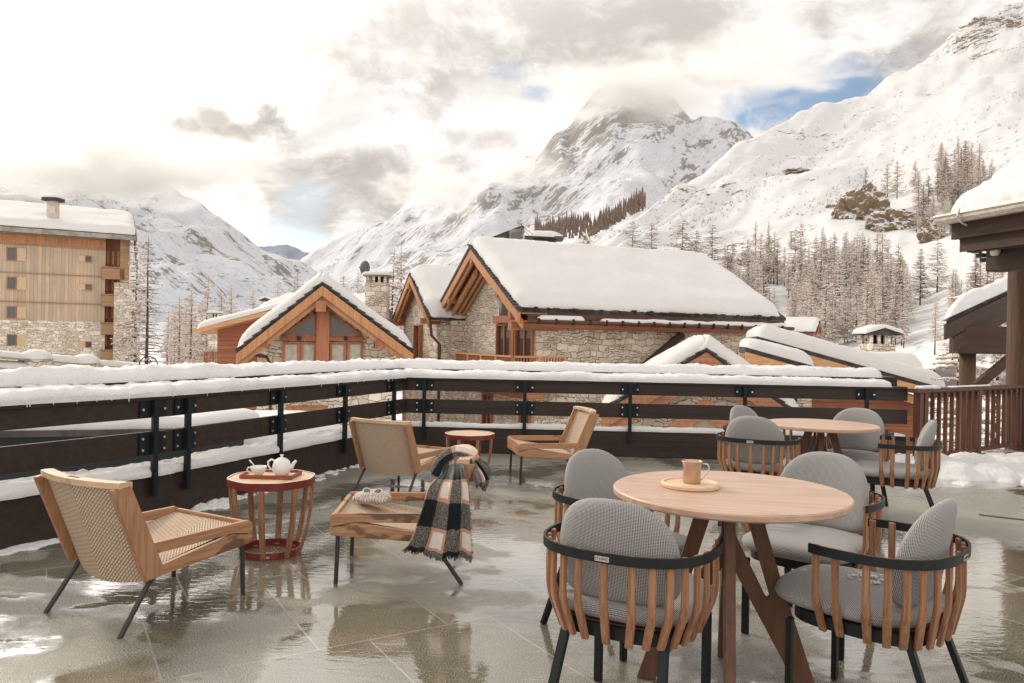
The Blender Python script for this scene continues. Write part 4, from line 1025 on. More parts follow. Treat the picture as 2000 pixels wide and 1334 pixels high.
# ---------------------------------------------------------------- trees
def larch(seed, H, levels, spread, dens=1., droop=.25, bare=0., thin=1.):
    rr = random.Random(seed); tr = MB(); br = MB()
    lean = rr.uniform(-.02, .02)
    axis = lambda z: V(lean*z+.05*math.sin(z*.5+seed), .04*math.sin(z*.4+seed*2), z)
    tr.tube([axis(H*k/10) for k in range(11)], [max(.012, H*.0125*(1-k/10)**.9+.006) for k in range(11)], 7)
    for L in range(levels):
        f = .10+bare + (.985-.10-bare)*(L+rr.uniform(-.3, .3))/levels; z = f*H
        env = spread*H*(1-f)**.75*(.35+.65*min(1, (f-.02)*5))+.012*H
        for b in range(rr.choice((3, 4, 5))):
            if rr.random() > dens: continue
            a = rr.uniform(0, 2*math.pi); Lb = env*rr.uniform(.55, 1.1); c = axis(z); e = V(math.cos(a), math.sin(a), 0); sd = V(-e.y, e.x, 0)
            up0 = rr.uniform(-.05, .25); pts = []
            for i in range(5):
                u = i/4; pts.append(c + e*Lb*u + V(0, 0, Lb*(up0*u - droop*u*u*rr.uniform(.7, 1.2)+.18*u**3)) + sd*Lb*.06*math.sin(u*4+a))
            r0 = H*.0022*thin; br.tube(pts, [r0*1.7, r0*1.4, r0, r0*.7, r0*.3], 3, caps=False)
            nt = 7
            for k in range(nt*2):
                u = .18+.82*(k+1)/(nt*2); i = min(3, int(u*4)); p = pts[i].lerp(pts[i+1], u*4-i); s_ = 1 if k % 2 else -1
                ln = Lb*.30*(1-u*.55)*rr.uniform(.6, 1.3); q = p + sd*s_*ln*.75 + e*ln*.5 + V(0, 0, -ln*rr.uniform(.1, .6)); w = H*.0021*thin
                mid = p.lerp(q, .55)+V(0, 0, ln*.05); t3 = V(rr.uniform(-1, 1), rr.uniform(-1, 1), .5).normalized()*w
                br.add([p-t3*.8, p+t3*.8, mid+t3, mid-t3, q], [(0, 1, 2, 3), (3, 2, 4)])
                if rr.random() < .5:
                    q2 = mid + sd*s_*ln*.1 + e*ln*.45 + V(0, 0, -ln*.3); br.add([mid-t3*.7, mid+t3*.7, q2], [(0, 1, 2)])
    return tr, br
def make_tree(name, label, seed, H, levels, spread, m_br='larch_twig', **k):
    root = thing(name, label, 'tree'); tr, br = larch(seed, H, levels, spread, **k)
    tr.build('trunk', 'bark', root, smooth=True); br.build('crown', m_br, root, recalc=False); return root
def pine(seed, H):
    rr = random.Random(seed); tr = MB(); br = MB(); tr.tube([V(0, 0, H*k/6) for k in range(7)], [H*.02*(1-k/6)+.02 for k in range(7)], 7)
    for k in range(60):
        z = H*rr.uniform(.25, .97); a = rr.uniform(0, 6.28); env = H*.26*math.sin(min(1, (1.05-z/H)*1.6)*1.5)**.8; e = V(math.cos(a), math.sin(a), 0); L_ = env*rr.uniform(.6, 1); p0 = V(0, 0, z); p1 = p0+e*L_+V(0, 0, L_*.2)
        br.tube([p0, p0.lerp(p1, .5)+V(0, 0, L_*.04), p1], [H*.005, H*.004, H*.001], 3, caps=False)
        for q in range(26):
            u = rr.uniform(.3, 1.05); c = p0.lerp(p1, u); d = V(rr.gauss(0, 1), rr.gauss(0, 1), rr.gauss(.3, .7)).normalized(); s_ = d.cross(V(rr.random(), rr.random(), 1)).normalized()*H*.008; l = d*H*rr.uniform(.03, .07); br.add([c-s_, c+s_, c+l], [(0, 1, 2)])
    return tr, br
TREES = {}
def variants():
    V_ = []
    for i, (H, lv, sp, dn, dr, bare) in enumerate([(18, 36, .27, 1., .20, .03), (20, 40, .21, .95, .40, .06), (15, 32, .33, 1., .25, .0), (22, 42, .17, .9, .30, .15), (17, 34, .29, .95, .10, .02), (19, 38, .18, .9, .45, .16)]):
        V_.append((H,)+larch(10+i, H, lv, sp, dens=dn, droop=dr, bare=bare, thin=2.1))
    return V_
class Proto: pass
def proto(H, tr, br, mb_):
    P = Proto(); P.H = H; a = tr.build('trunk', 'bark', None, smooth=True); b = br.build('crown', mb_, None, recalc=False); P.t, P.c = a.data, b.data
    bpy.data.objects.remove(a); bpy.data.objects.remove(b); return P
PR = [proto(H, t_, b_, 'larch_twig') for H, t_, b_ in variants()]
PD = []
for P in PR[:3]:
    Q = Proto(); Q.H = P.H; Q.t = P.t; Q.c = P.c.copy(); Q.c.materials.clear(); Q.c.materials.append(MATS['larch_dark']); PD.append(Q)
def put(P, loc, h, rz, name, label, group):
    r = thing(name, label, 'tree', loc, rz, group); s_ = h/P.H; r.scale = (s_, s_, s_)
    for nm, me in (('trunk', P.t), ('crown', P.c)):
        o = link(bpy.data.objects.new(nm, me)); o.parent = r
    return r
def bvh_of(o):
    me = o.data; return BVHTree.FromPolygons([v.co for v in me.vertices], [tuple(p.vertices) for p in me.polygons])
HB = bvh_of(hill); GB = bvh_of(gr)
def hit(px, py):
    d = dirp(px, py).normalized(); best = None
    for b in (HB, GB):
        h = b.ray_cast(CAM, d)
        if h[0] is not None and (best is None or h[3] < best[1]): best = (h[0], h[3])
    return best[0] if best else None
def ground_z(x, y):
    z = -9
    for b in (HB, GB):
        h = b.ray_cast(V(x, y, 900), V(0, 0, -1))
        if h[0] is not None: z = max(z, h[0].z)
    return z
rt = random.Random(21); NT = [0]
def tree_px(px, base, top, P=None, label=None, name='larch_tree', group=None, dark=False):
    p = hit(px, base)
    if p is None: return
    h = (base-top)/FPX*p.y
    if P is None: P = rt.choice(PD if dark else PR)
    NT[0] += 1; return put(P, p-V(0, 0, h*.02), h, rt.uniform(0, 6.28), name, label, group)
GH = 'larches on the hillside'
BR = proto(18, *larch(95, 18, 30, .66, dens=1., droop=.22, bare=.02, thin=1.6), 'larch_dark'); BR2 = proto(18, *larch(96, 18, 30, .46, dens=.95, droop=.25, bare=.02, thin=1.5), 'larch_dark')
named = [(1235, 522, 428, 'leftmost bare larch standing above the stone chalet roof ridge'), (1271, 528, 431, 'second bare larch from the left above the stone chalet roof'), (1332, 552, 425, 'broad dark larch above the middle of the stone chalet roof'),
 (1358, 550, 445, 'slimmer larch half behind the broad one above the stone chalet roof'), (1390, 552, 434, 'larch just right of the broad one above the stone chalet roof'), (1690, 385, 327, 'lone conical larch on top of the rock outcrop'), (1733, 385, 316, 'left larch of the close pair right of the outcrop'), (1752, 388, 310, 'right larch of the close pair right of the outcrop'),
 (1787, 370, 310, 'small larch below the dense clump high on the hillside'), (1722, 655, 540, 'larch with drooping limbs rising behind the right stone chimney'), (1797, 596, 480, 'dark trunked larch standing alone on the open snow near the log column'), (1825, 730, 600, 'snow covered larch left of the lower dark pavilion roof'),
 (1575, 640, 520, 'large larch behind the right end of the stone chalet roof'), (1548, 640, 540, 'larch in front of the small hut on the hillside'), (1475, 500, 428, 'taller larch of the pair by the left rocks'), (1500, 500, 430, 'shorter larch of the pair by the left rocks'), (1545, 485, 450, 'small dark spruce like larch alone on the snow'), (1650, 250, 240, 'tiny larch alone high on the bare slope')]
for px, b, tp, lb in named: tree_px(px, b, tp, BR if 'broad larch' in lb or 'middle' in lb else BR2 if 'roof' in lb else None, lb, group=GH, dark=('dark' in lb or 'broad' in lb or 'rock outcrop' in lb))
LB = {'stand': 'bare snowy larch in the dense stand on the lower hillside', 'clump': 'larch in the dense clump high on the hillside', 'edge': 'larch in the thin line along the foot of the snow slope', 'right': 'larch in the loose wood on the right slope above the pavilion'}
def scatter(n, px0, px1, f_lo, f_hi, hmin, hmax, lab, dark=.1, seed=1):
    global rt
    rt = random.Random(seed)
    for k in range(n):
        px = rt.uniform(px0, px1); b = rt.uniform(f_lo(px), f_hi(px)); h = rt.uniform(hmin, hmax)
        tree_px(px, b, b-h, None, LB[lab], group=GH, dark=rt.random() < dark)
scatter(100, 1550, 1780, lambda p: 555, lambda p: 690, 75, 135, 'stand', .08, 5)
scatter(26, 1600, 1700, lambda p: 520, lambda p: 560, 50, 90, 'stand', .2, 6)
scatter(34, 1405, 1570, lambda p: 545, lambda p: 660, 70, 115, 'edge', .15, 7)
scatter(40, 1830, 1940, lambda p: 335+(p-1830)*.1, lambda p: 410, 55, 90, 'clump', .2, 8)
scatter(22, 1790, 1860, lambda p: 400, lambda p: 470, 45, 80, 'clump', .25, 9)
scatter(14, 1830, 1960, lambda p: 560, lambda p: 640, 70, 120, 'right', .25, 10)
scatter(16, 1780, 2000, lambda p: 680, lambda p: 725, 90, 150, 'right', .1, 12)
# near trees on the left and behind the chalets
rt = random.Random(77)
def tree_at(px, top, Y, lab, P=None, grp=None, dark=False, name='larch_tree'):
    d = dirp(px, top)*Y; x, y = d.x, d.y; z0 = ground_z(x, y); P = P or rt.choice(PD if dark else PR)
    return put(P, (x, y, z0-.1), (HC+d.z)-z0, rt.uniform(0, 6.28), name, lab, grp)
GL2 = 'larches in the valley'
PW = [proto(18, *larch(60+k, 18, 38, .21+.02*k, dens=1., droop=.25, bare=.0, thin=1.8), 'larch_twig') for k in range(3)]
big = proto(20, *larch(90, 20, 46, .17, dens=.95, droop=.30, bare=.02, thin=.8), 'larch_dark')
tree_at(290, 458, 62, 'tall bare larch right beside the wooden apartment block', big, GL2)
tree_at(268, 462, 70, 'thin larch just left of the tall bare larch at the apartment block', PR[5], GL2)
for i, (px, tp, Y, lb) in enumerate([(352, 575, 92, 'leftmost larch of the snowy row left of the gabled chalet'), (375, 560, 96, 'second larch of the snowy row left of the gabled chalet'), (404, 535, 100, 'tallest larch of the snowy row left of the gabled chalet'), (432, 565, 98, 'fourth larch of the snowy row left of the gabled chalet'), (452, 555, 104, 'fifth larch of the snowy row left of the gabled chalet'), (498, 562, 90, 'snowy larch behind the left slope of the gabled chalet'), (545, 545, 110, 'small larch left of the gabled chalet ridge'), (582, 525, 105, 'pointed larch behind the gabled chalet ridge'), (632, 525, 112, 'faint larch right of the gabled chalet ridge'),
    (672, 530, 100, 'left larch of the pair beside the stone chimney'), (700, 525, 100, 'larch directly behind the stone chimney'), (766, 482, 84, 'left one of the two tall larches right of the stone chimney'), (786, 480, 86, 'right one of the two tall larches right of the stone chimney')]):
    tree_at(px, tp, Y, lb, PW[i % 3], GL2)
LB2 = 'snowy larch in the far valley wood between the two buildings'
for k in range(40):
    px = rt.choice((rt.uniform(325, 480), rt.uniform(325, 400), rt.uniform(480, 700))); tree_at(px, rt.uniform(580, 635), rt.uniform(110, 190), LB2, None, GL2)
pt, pb = pine(5, 7); PP = proto(7, pt, pb, 'larch_twig')
tree_at(1142, 453, 90, 'small rounded snowy pine left of the hill foot behind the chalet roof', PP, None, name='pine_tree')
put(PR[1], (10.2, 17.5, -4.3), 7.2, 1., 'larch_tree', 'close snowy larch between the right roofs and the dark pavilion', GL2)
put(PR[4], (12.6, 20., -4.3), 7.5, 2., 'larch_tree', 'close snowy larch seen under the dark pavilion beam', GL2)
# far wood on the foot of the peak: one mass
mb = MB(); rr = random.Random(6); n_ = 0
for k in range(420):
    px = rr.uniform(1045, 1260); lo = 452 if px < 1150 else 452-(px-1150)*.52
    base = rr.uniform(lo-(22 if px < 1150 else 14), lo+10) + (8 if px < 1090 else 0); Y = rr.uniform(560, 700); p = at(px, base+8, Y); h = rr.uniform(8, 13)
    for q in range(9):
        z = h*(.15+.8*q/9); w = h*.14*(1-q/9.5)+.1; a = rr.uniform(0, 3)
        for s_ in (0, 1.57):
            e = V(math.cos(a+s_), math.sin(a+s_), 0)*w; mb.add([p+V(0, 0, z)-e, p+V(0, 0, z)+e, p+V(0, 0, z+h*.16)], [(0, 1, 2)])
tag(mb.build('far_wood', 'larch_dark', recalc=False), 'dark far larch wood on the lower slope of the peak', 'woodland', kind='stuff')
mb = MB(); rr = random.Random(16)
for k in range(2600):
    px = rr.uniform(1190, 2000); f = rr.random()**.8; y0 = cat1(RR, px)+6; py = y0+(470-y0)*f*(.8)
    if rr.random() > .12+1.3*max(0, mnoise.noise(Vector(((px+py*1.6)*.006, (py+px*.55)*.03, 1)))): continue
    p = hit(px, py)
    if p is None: continue
    h = rr.uniform(1.2, 3.2)
    for q in range(12):
        d = V(rr.gauss(0, .6), rr.gauss(0, .6), rr.uniform(.3, 1)).normalized()*h*rr.uniform(.4, 1); s_ = V(rr.uniform(-1, 1), 0, .3)*.08*h*.35; mb.add([p-s_, p+s_, p+d], [(0, 1, 2)])
tag(mb.build('scrub', 'larch_dark', recalc=False), 'sparse bare bushes dotted over the open snow slope', 'scrub', kind='stuff')
def rock(px, py, w, h, lab, seed=1, dp=.6):
    p = hit(px, py); s_ = p.y/FPX; W, H_ = w*s_/2, h*s_/2
    bm = bmesh.new(); bmesh.ops.create_icosphere(bm, subdivisions=5, radius=1.)
    for v in bm.verts:
        c = v.co.copy(); q = c*1.4+Vector((seed*7., 0, 0)); d = 1+.35*fbm(q, 1, 5)+.18*(1-2*abs(mnoise.noise(q*2.3)))+.10*round(mnoise.noise(q*1.7)*4)/2
        v.co = Vector((c.x*W*d, c.y*W*dp*d, c.z*H_*d)) + V(0, 0, H_*.15)
    me = bpy.data.meshes.new('rock_outcrop'); bm.to_mesh(me); bm.free(); me.materials.append(MATS['boulder'])
    o = link(bpy.data.objects.new('rock_outcrop', me)); o.location = p; at_ = me.attributes.new('rock', 'FLOAT', 'POINT'); tag(o, lab, 'rock', 'rocks on the hillside')
rock(1690, 425, 95, 90, 'tall brown rock outcrop with snow ledges in the middle of the hillside', 1)
rock(1745, 445, 85, 60, 'lower snow streaked rock right of the tall brown outcrop', 2)
rock(1468, 515, 50, 34, 'dark rock among trees at the left foot of the slope', 3)
rock(1503, 530, 44, 40, 'second dark rock with snow at the left foot of the slope', 4)
rock(1822, 468, 50, 60, 'snowy crag left of the gutter corner', 5)
rock(1558, 336, 40, 12, 'small dark rock band on the open snow slope', 6)
rock(1623, 404, 18, 9, 'tiny dark rock on the open slope left of the outcrop', 7)
# ---------------------------------------------------------------- building helpers
class Fr:
    def __init__(s, ox, oy, deg): s.o = V(ox, oy); s.a = R(deg); s.u = V(math.cos(s.a), math.sin(s.a)); s.v = V(-math.sin(s.a), math.cos(s.a))
    def loc(s, p): d = Vector(p)-s.o; return V(d.dot(s.u), d.dot(s.v), p.z)
    def px_u(s, px, py, u): d = dirp(px, py); k = (s.o.dot(s.u)+u)/V(d.x, d.y).dot(s.u); return s.loc(CAM+d*k)
    def px_v(s, px, py, v): d = dirp(px, py); k = (s.o.dot(s.v)+v)/V(d.x, d.y).dot(s.v); return s.loc(CAM+d*k)
def gable_house(fr, name, label, U, Vv, z0, ze, zr, wall, over=.5, gov=.8, gov2=.4, snow=.42, wallm=None, rt_=.16, cat='chalet', barge='barge_wood', seed=1., snow_er=.45, vr=None, lowv=None):
    # ridge runs along u; gables at u=U[0] and u=U[1]
    root = thing(name, label, cat, (fr.o.x, fr.o.y, 0), fr.a); u0, u1 = U; v0, v1 = Vv; vm_ = (v0+v1)/2 if vr is None else vr
    mb = MB(); prof = [V(u0, v0, z0), V(u0, v1, z0), V(u0, v1, ze), V(u0, vm_, zr), V(u0, v0, ze)]
    mb.prism(prof, (0, 0, 0), (u1-u0, 0, 0)); mb.build('wall', wall, root)
    for side, vo in ((-1, v0), (1, v1)):
        sl = (zr-ze)/abs(vo-vm_); ve = vo+side*over; zee = ze-over*sl; rf = MB()
        a = V(0, vm_, zr+rt_*.4); b = V(0, ve, zee+rt_*.4); rf.prism([V(u0-gov, a.y, a.z), V(u0-gov, b.y, b.z), V(u0-gov, b.y, b.z+rt_), V(u0-gov, a.y, a.z+rt_*1.1)], (0, 0, 0), (u1-u0+gov+gov2, 0, 0))
        r_ = rf.build('roof', 'slate', root); zt_ = rt_*1.4
        Ls = math.hypot(ve-vm_, zr-zee); Lu = u1-u0+gov+gov2
        nn = V(0, side*sl, 1).normalized()
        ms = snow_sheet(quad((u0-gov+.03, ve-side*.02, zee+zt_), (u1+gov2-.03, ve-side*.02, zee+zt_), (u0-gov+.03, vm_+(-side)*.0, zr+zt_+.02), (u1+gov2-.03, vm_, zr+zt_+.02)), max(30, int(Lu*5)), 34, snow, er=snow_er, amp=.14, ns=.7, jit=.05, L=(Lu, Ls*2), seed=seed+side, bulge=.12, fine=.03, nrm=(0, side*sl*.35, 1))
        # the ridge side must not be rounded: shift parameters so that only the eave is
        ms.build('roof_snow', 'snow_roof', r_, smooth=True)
        for k, (off, w, dz) in enumerate(((0, .22, .0), (.07, .17, .20))):
            for uu in (u0-gov+off,):
                bg = MB(); p = V(uu+.04, vm_, zr-dz); q = V(uu+.04, ve, zee-dz)
                bg.prism([p+V(0, 0, .06), p-V(0, 0, w*1.25), q-V(0, 0, w*1.25), q+V(0, 0, .06)], (0, 0, 0), (.06, 0, 0)); bg.build('barge_board', barge, root, bevel=.008)
    return root
def win(root, fr_axis, c, w, h, frame='larch_v', th=.10, mull=1, pane='window_glass', depth=.05, shutter=None):
    # window on a plane: fr_axis 'u' = plane normal along u, 'v' = along v; c centre (local) on the outer face, toward -axis
    f = MB(); t_ = .07
    def P(a, z, o): return V(c[0]+o, c[1]+a, c[2]+z) if fr_axis == 'u' else V(c[0]+a, c[1]+o, c[2]+z)
    def bx(a0, a1, z0, z1, o0, o1): 
        p, q = P(a0, z0, o0), P(a1, z1, o1); f.box((p+q)/2, (abs(p.x-q.x), abs(p.y-q.y), abs(p.z-q.z)))
    bx(-w/2, w/2, h/2-t_, h/2, -th, .03); bx(-w/2, w/2, -h/2, -h/2+t_, -th, .03); bx(-w/2, -w/2+t_, -h/2+t_, h/2-t_, -th, .03); bx(w/2-t_, w/2, -h/2+t_, h/2-t_, -th, .03)
    for k in range(mull): a = -w/2+w*(k+1)/(mull+1); bx(a-.03, a+.03, -h/2+t_, h/2-t_, -th*.6, .03)
    o = f.build('window', frame, root); f = MB(); bx(-w/2+t_*.5, w/2-t_*.5, -h/2+t_*.5, h/2-t_*.5, -.02, .02); f.build('pane', pane, o)
    if shutter:
        f = MB(); s0 = shutter; bx(s0*(w/2+.02) if s0 > 0 else -(w/2+.02)-w*.95, (w/2+.02)+w*.95 if s0 > 0 else -(w/2+.02), -h/2, h/2, -.06, -.01); f.build('shutter', 'slat_light', root)
    return o
# ---------------------------------------------------------------- main stone chalet
F1 = Fr(.32, 27.0, 23)
VE0, VE1 = .0, 10.2
def main_chalet():
    u0 = .95; u1 = 11.3; v0, v1 = .8, 9.3; vm_ = 5.1; ze = 2.42; zr = 5.12; sl = (zr-2.35)/(vm_-VE0)
    root = thing('stone_chalet', 'big stone chalet with a thick snow roof, timber gable and balcony in the centre', 'chalet', (F1.o.x, F1.o.y, 0), F1.a)
    zw = lambda v: 2.35+sl*(v if v <= vm_ else 2*vm_-v)-.25
    MB().prism([V(0, v0, -6), V(0, v1, -6), V(0, v1, zw(v1)), V(0, vm_, zw(vm_)), V(0, v0, zw(v0))], (u0, 0, 0), (u1, 0, 0)).build('wall', 'stone', root)
    pr = MB(); pr.box((.62, v1-.45, -1.9), (.66, .9, 8.2)); pr.build('corner_pier', 'stone', root)
    for side in (-1, 1):
        ve = vm_+side*vm_; zee = 2.35; r_ = MB().prism([V(0, vm_, zr), V(0, ve, zee), V(0, ve, zee+.13), V(0, vm_, zr+.15)], (-.15, 0, 0), (11.9, 0, 0)).build('roof', 'slate', root)
        # slate courses showing at the gable edge
        for k in range(26):
            f = k/26; v = vm_+side*vm_*(f+.02); z = zr+.16-(zr-zee)*(f+.02)
            MB().box((-.16, v, z-.01), (.22, .26, .05), rot=Matrix.Rotation(-side*math.atan(sl)*.72, 3, 'X')).build('slate_course', 'slate', r_) if k % 1 == 0 and side == -1 else None
        L1, L2 = 12.0, math.hypot(vm_, zr-zee)
        def fp(a, b, side=side, ve=ve, zee=zee): # b 0 at eave .. 1 past the ridge (hidden inside the other slope)
            v = ve+(vm_-ve)*b*1.0; return V(-.08+11.9*a, v-side*.06*(1-b), zee+.15+(zr-zee)*b)
        ms = ridge_snow(fp, 90, 40, .36, .45, (L1, L2), side, sl, 3.+side); ms.build('roof_snow', 'snow_roof', r_, smooth=True)
    for side in (-1, 1):
        ve = vm_+side*vm_
        for off, w, dz, m_ in ((-.12, .30, .05, 'barge_wood'), (.0, .22, .34, 'barge_wood')):
            p = V(off, vm_, zr-dz); q = V(off, ve, 2.35-dz); MB().prism([p+V(0, 0, .04), p-V(0, 0, w*1.15), q-V(0, 0, w*1.15), q+V(0, 0, .04)], (0, 0, 0), (.09, 0, 0)).build('barge_board', m_, root, bevel=.01)
        MB().prism([V(0, vm_, zr-.02), V(0, ve, 2.33), V(0, ve, 2.28), V(0, vm_, zr-.07)], (.0, 0, 0), (1.0, 0, 0)).build('soffit', 'larch_board', root)
    rq = random.Random(9); mb = MB()
    for k in range(120):
        x = rq.uniform(.1, 11.6); mb.box((x, -.02+rq.uniform(-.05, .03), 2.46+rq.uniform(-.03, .05)), (rq.uniform(.08, .22), rq.uniform(.08, .2), .025), rot=Matrix.Rotation(rq.uniform(-.5, .5), 3, 'X'))
    mb.build('slate_edge', 'slate', root)
    for v, z in ((vm_, zr-.45), (2.2, 3.15), (8.0, 3.15), (.9, 2.3), (9.3, 2.3)):
        MB().box((.45, v, z-.05), (1.1, .26, .30)).build('purlin', 'larch_v', root, bevel=.01)
    for uu in (.28, .52, .76):
        for side in (1, -1):
            p = V(uu, vm_+side*.5, zr-.5-sl*.5); q = V(uu, vm_+side*(3.6 if side > 0 else 3.0), zr-.5-sl*(3.6 if side > 0 else 3.0))
            MB().prism([p, p-V(0, 0, .30), q-V(0, 0, .30), q], (0, 0, 0), (.13, 0, 0)).build('rafter', 'larch_wood', root, bevel=.01)
    # gable glazing and doors
    for vc, w, z0, z1, mu in ((1.75, 1.6, -.25, 2.0, 1), (3.75, 1.5, -.25, 2.0, 1)):
        win(root, 'u', (u0, vc, (z0+z1)/2), w, z1-z0, mull=mu, th=.12)
    MB().box((u0-.06, 2.75, .9), (.16, .28, 2.3)).build('post', 'larch_v', root)
    MB().box((u0-.09, 2.7, 2.18), (.20, 4.0, .28)).build('lintel', 'larch_v', root)
    g = MB().prism([V(u0-.02, 1.2, 2.34), V(u0-.02, 4.3, 2.34), V(u0-.02, 4.3, 3.55), V(u0-.02, 3.6, 3.6)], (0, 0, 0), (-.05, 0, 0)).build('gable_window', 'window_glass', root)
    MB().box((u0-.13, 3.2, 1.98), (.10, .14, .22)).build('wall_lamp', 'black_metal', root)
    # balcony
    for (a, b, n_) in (((-.15, .35, 0), (-.15, 6.6, 0), 4), ((-.15, .35, 0), (1.9, .35, 0), 2)):
        a, b = Vector(a), Vector(b); MB().beam(a+V(0, 0, .76), b+V(0, 0, .76), .10, .07).build('balcony_rail', 'larch_wood', root, bevel=.005)
        MB().beam(a+V(0, 0, .0), b+V(0, 0, .0), .07, .07).build('balcony_rail', 'larch_v', root)
        L_ = (b-a).length; x = .08
        while x < L_: 
            p = a.lerp(b, x/L_); MB().beam(p+V(0, 0, .02), p+V(0, 0, .73), .045, .045).build('baluster', 'larch_v', root); x += .115
        for k in range(n_+1):
            p = a.lerp(b, k/n_); MB().beam(p+V(0, 0, -.25), p+V(0, 0, .80), .11, .11).build('balcony_post', 'larch_wood', root)
    MB().box((.9, 3.4, -.36), (2.3, 6.6, .18)).build('balcony_floor', 'larch_v', root)
    # long side: copper fascia, snow-covered lower ledge, gutter and brackets
    MB().box((6.05, .28, 2.20), (11.6, .5, .30)).build('fascia', 'gutter_copper', root)
    MB().box((6.0, .05, 2.02), (11.9, .62, .06)).build('eave_ledge', 'larch_v', root)
    MB().box((6.0, .35, 1.88), (11.7, .5, .20)).build('eave_beam', 'larch_board', root)
    MB().tube([(.1, -.32, 2.02), (12.0, -.32, 2.02)], .075, 10).build('gutter', 'gutter_copper', root, smooth=True)
    for k in range(17): MB().box((.5+k*.68, -.33, 2.03), (.05, .20, .20)).build('gutter_bracket', 'black_metal', root)
    for a, b in ((.55, 2.4), (3.1, 11.7)):
        snow_sheet(quad((a, -.34, 2.06), (b, -.34, 2.06), (a, .02, 2.06), (b, .02, 2.06)), int((b-a)*7), 16, .17, er=.2, amp=.35, ns=1.1, jit=.05, L=(b-a, .6), seed=a).build('ledge_snow', 'snow_roof', root, smooth=True)
    p_, q_ = F1.px_v(1334, 652, v0-.12), F1.px_v(1250, 722, v0-.12); MB().beam(p_, q_, .12, .28).build('flashing_board', 'dark_beam', root)
    MB().tube([(11.9, -.3, 2.0), (11.9, -.15, 1.6), (11.35, .5, 1.1), (11.35, .72, .9), (11.35, .72, -5)], .06, 8).build('downpipe', 'gutter_copper', root, smooth=True)
    MB().box((.75, .6, 1.86), (1.9, .32, .30)).build('corner_beam', 'larch_board', root)
    # openings below the balcony seen through the railing
    for u, z, w, h in ((.95, -1.15, 1.0, .55),):
        pass
    for vc, w, z0, z1 in ((1.6, 1.0, -3.2, -1.2), (5.5, 1.1, -3.4, -.9)): win(root, 'u', (u0, vc, (z0+z1)/2), w, z1-z0, th=.1)
    MB().box((.55, 3.5, -.62), (.8, 7.0, .22)).build('lintel', 'larch_board', root)
    return root
def ridge_snow(fp, n1, n2, th, er, L, side, sl, seed, amp=.20):
    # snow blanket on one roof slope: rounded at the eave and both gables, full thickness at the ridge
    f2 = lambda a, b: fp(a, b*2) if b <= .5 else fp(a, 1.) + (fp(a, 1.)-fp(a, .999))*0 + Vector((0, -(-side)*0, 0)) + (fp(a, 1)-fp(a, 2*(1-b)))*Vector((1, 1, 0)) + Vector((0, 0, -(fp(a, 1).z-fp(a, 2*(1-b)).z)))
    def f3(a, b):
        if b <= .62: return fp(a, min(1., b/.60))+Vector((0, -side*max(0, b-.60)*.0, 0))
        p = fp(a, 1.); k = (b-.62)/.38; return p+Vector((0, -side*k*.55, -k*.55*sl*1.0))
    return snow_sheet(f3, n1, n2, th, er=er, amp=amp, ns=.7, jit=.10, L=L, seed=seed, bulge=.14, fine=.045, nrm=(0, side*.25, 1))
def snow_roof(r_, U, ve, vm_, zee, zr, th=.45, er=.4, seed=1., n1=60):
    side = 1 if ve > vm_ else -1; sl = (zr-zee)/abs(ve-vm_); L = (U[1]-U[0], math.hypot(ve-vm_, zr-zee))
    fp = lambda a, b: V(U[0]+(U[1]-U[0])*a, ve+(vm_-ve)*b, zee+(zr-zee)*b)
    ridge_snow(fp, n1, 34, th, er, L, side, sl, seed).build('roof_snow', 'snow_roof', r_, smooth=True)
def simple_gable(root, U, v0, v1, vr, z0, ze, zr, wall, over=.4, g0=.5, g1=.3, th=.4, barge='barge_wood', seed=1., two=True, bw=.26, er=.4, n1=50, skipwall=False):
    if not skipwall:
        MB().prism([V(0, v0, z0), V(0, v1, z0), V(0, v1, ze), V(0, vr, zr-.05), V(0, v0, ze)], (U[0], 0, 0), (U[1], 0, 0)).build('wall', wall, root)
    for vo, side in ((v0, -1), (v1, 1)):
        sl = (zr-ze)/abs(vo-vr); ve = vo+side*over; zee = ze-over*sl
        r_ = MB().prism([V(0, vr, zr), V(0, ve, zee), V(0, ve, zee+.12), V(0, vr, zr+.14)], (U[0]-g0, 0, 0), (U[1]+g1, 0, 0)).build('roof', 'slate', root)
        n_ = max(6, int(math.hypot(ve-vr, zr-zee)/.28)); mb = MB()
        for k in range(n_):
            f = (k+.5)/n_; mb.box((U[0]-g0+.02, vr+(ve-vr)*f, zr+.13+(zee-zr)*f), (.16, .34, .045), rot=Matrix.Rotation(-side*math.atan(sl)*.78, 3, 'X'))
        mb.build('slate_edge', 'slate', r_)
        snow_roof(r_, (U[0]-g0+.05, U[1]+g1-.03), ve-side*.02, vr, zee+.14, zr+.15, th, er, seed+side, n1)
        for off, w, dz in ((-.05, bw*1.1, .0), (.07, bw*.8, bw*1.1)) if two else ((0, bw, 0),):
            p = V(U[0]-g0+off, vr, zr-dz); q = V(U[0]-g0+off, ve, zee-dz)
            MB().prism([p+V(0, 0, .03), p-V(0, 0, w*1.1), q-V(0, 0, w*1.1), q+V(0, 0, .03)], (0, 0, 0), (.07, 0, 0)).build('barge_board', barge, root, bevel=.008)
        MB().prism([V(0, vr, zr-.01), V(0, ve, zee-.01), V(0, ve, zee-.05), V(0, vr, zr-.06)], (U[0]-g0+.1, 0, 0), (U[0]+.0, 0, 0)).build('soffit', 'larch_board', root)
main_chalet()
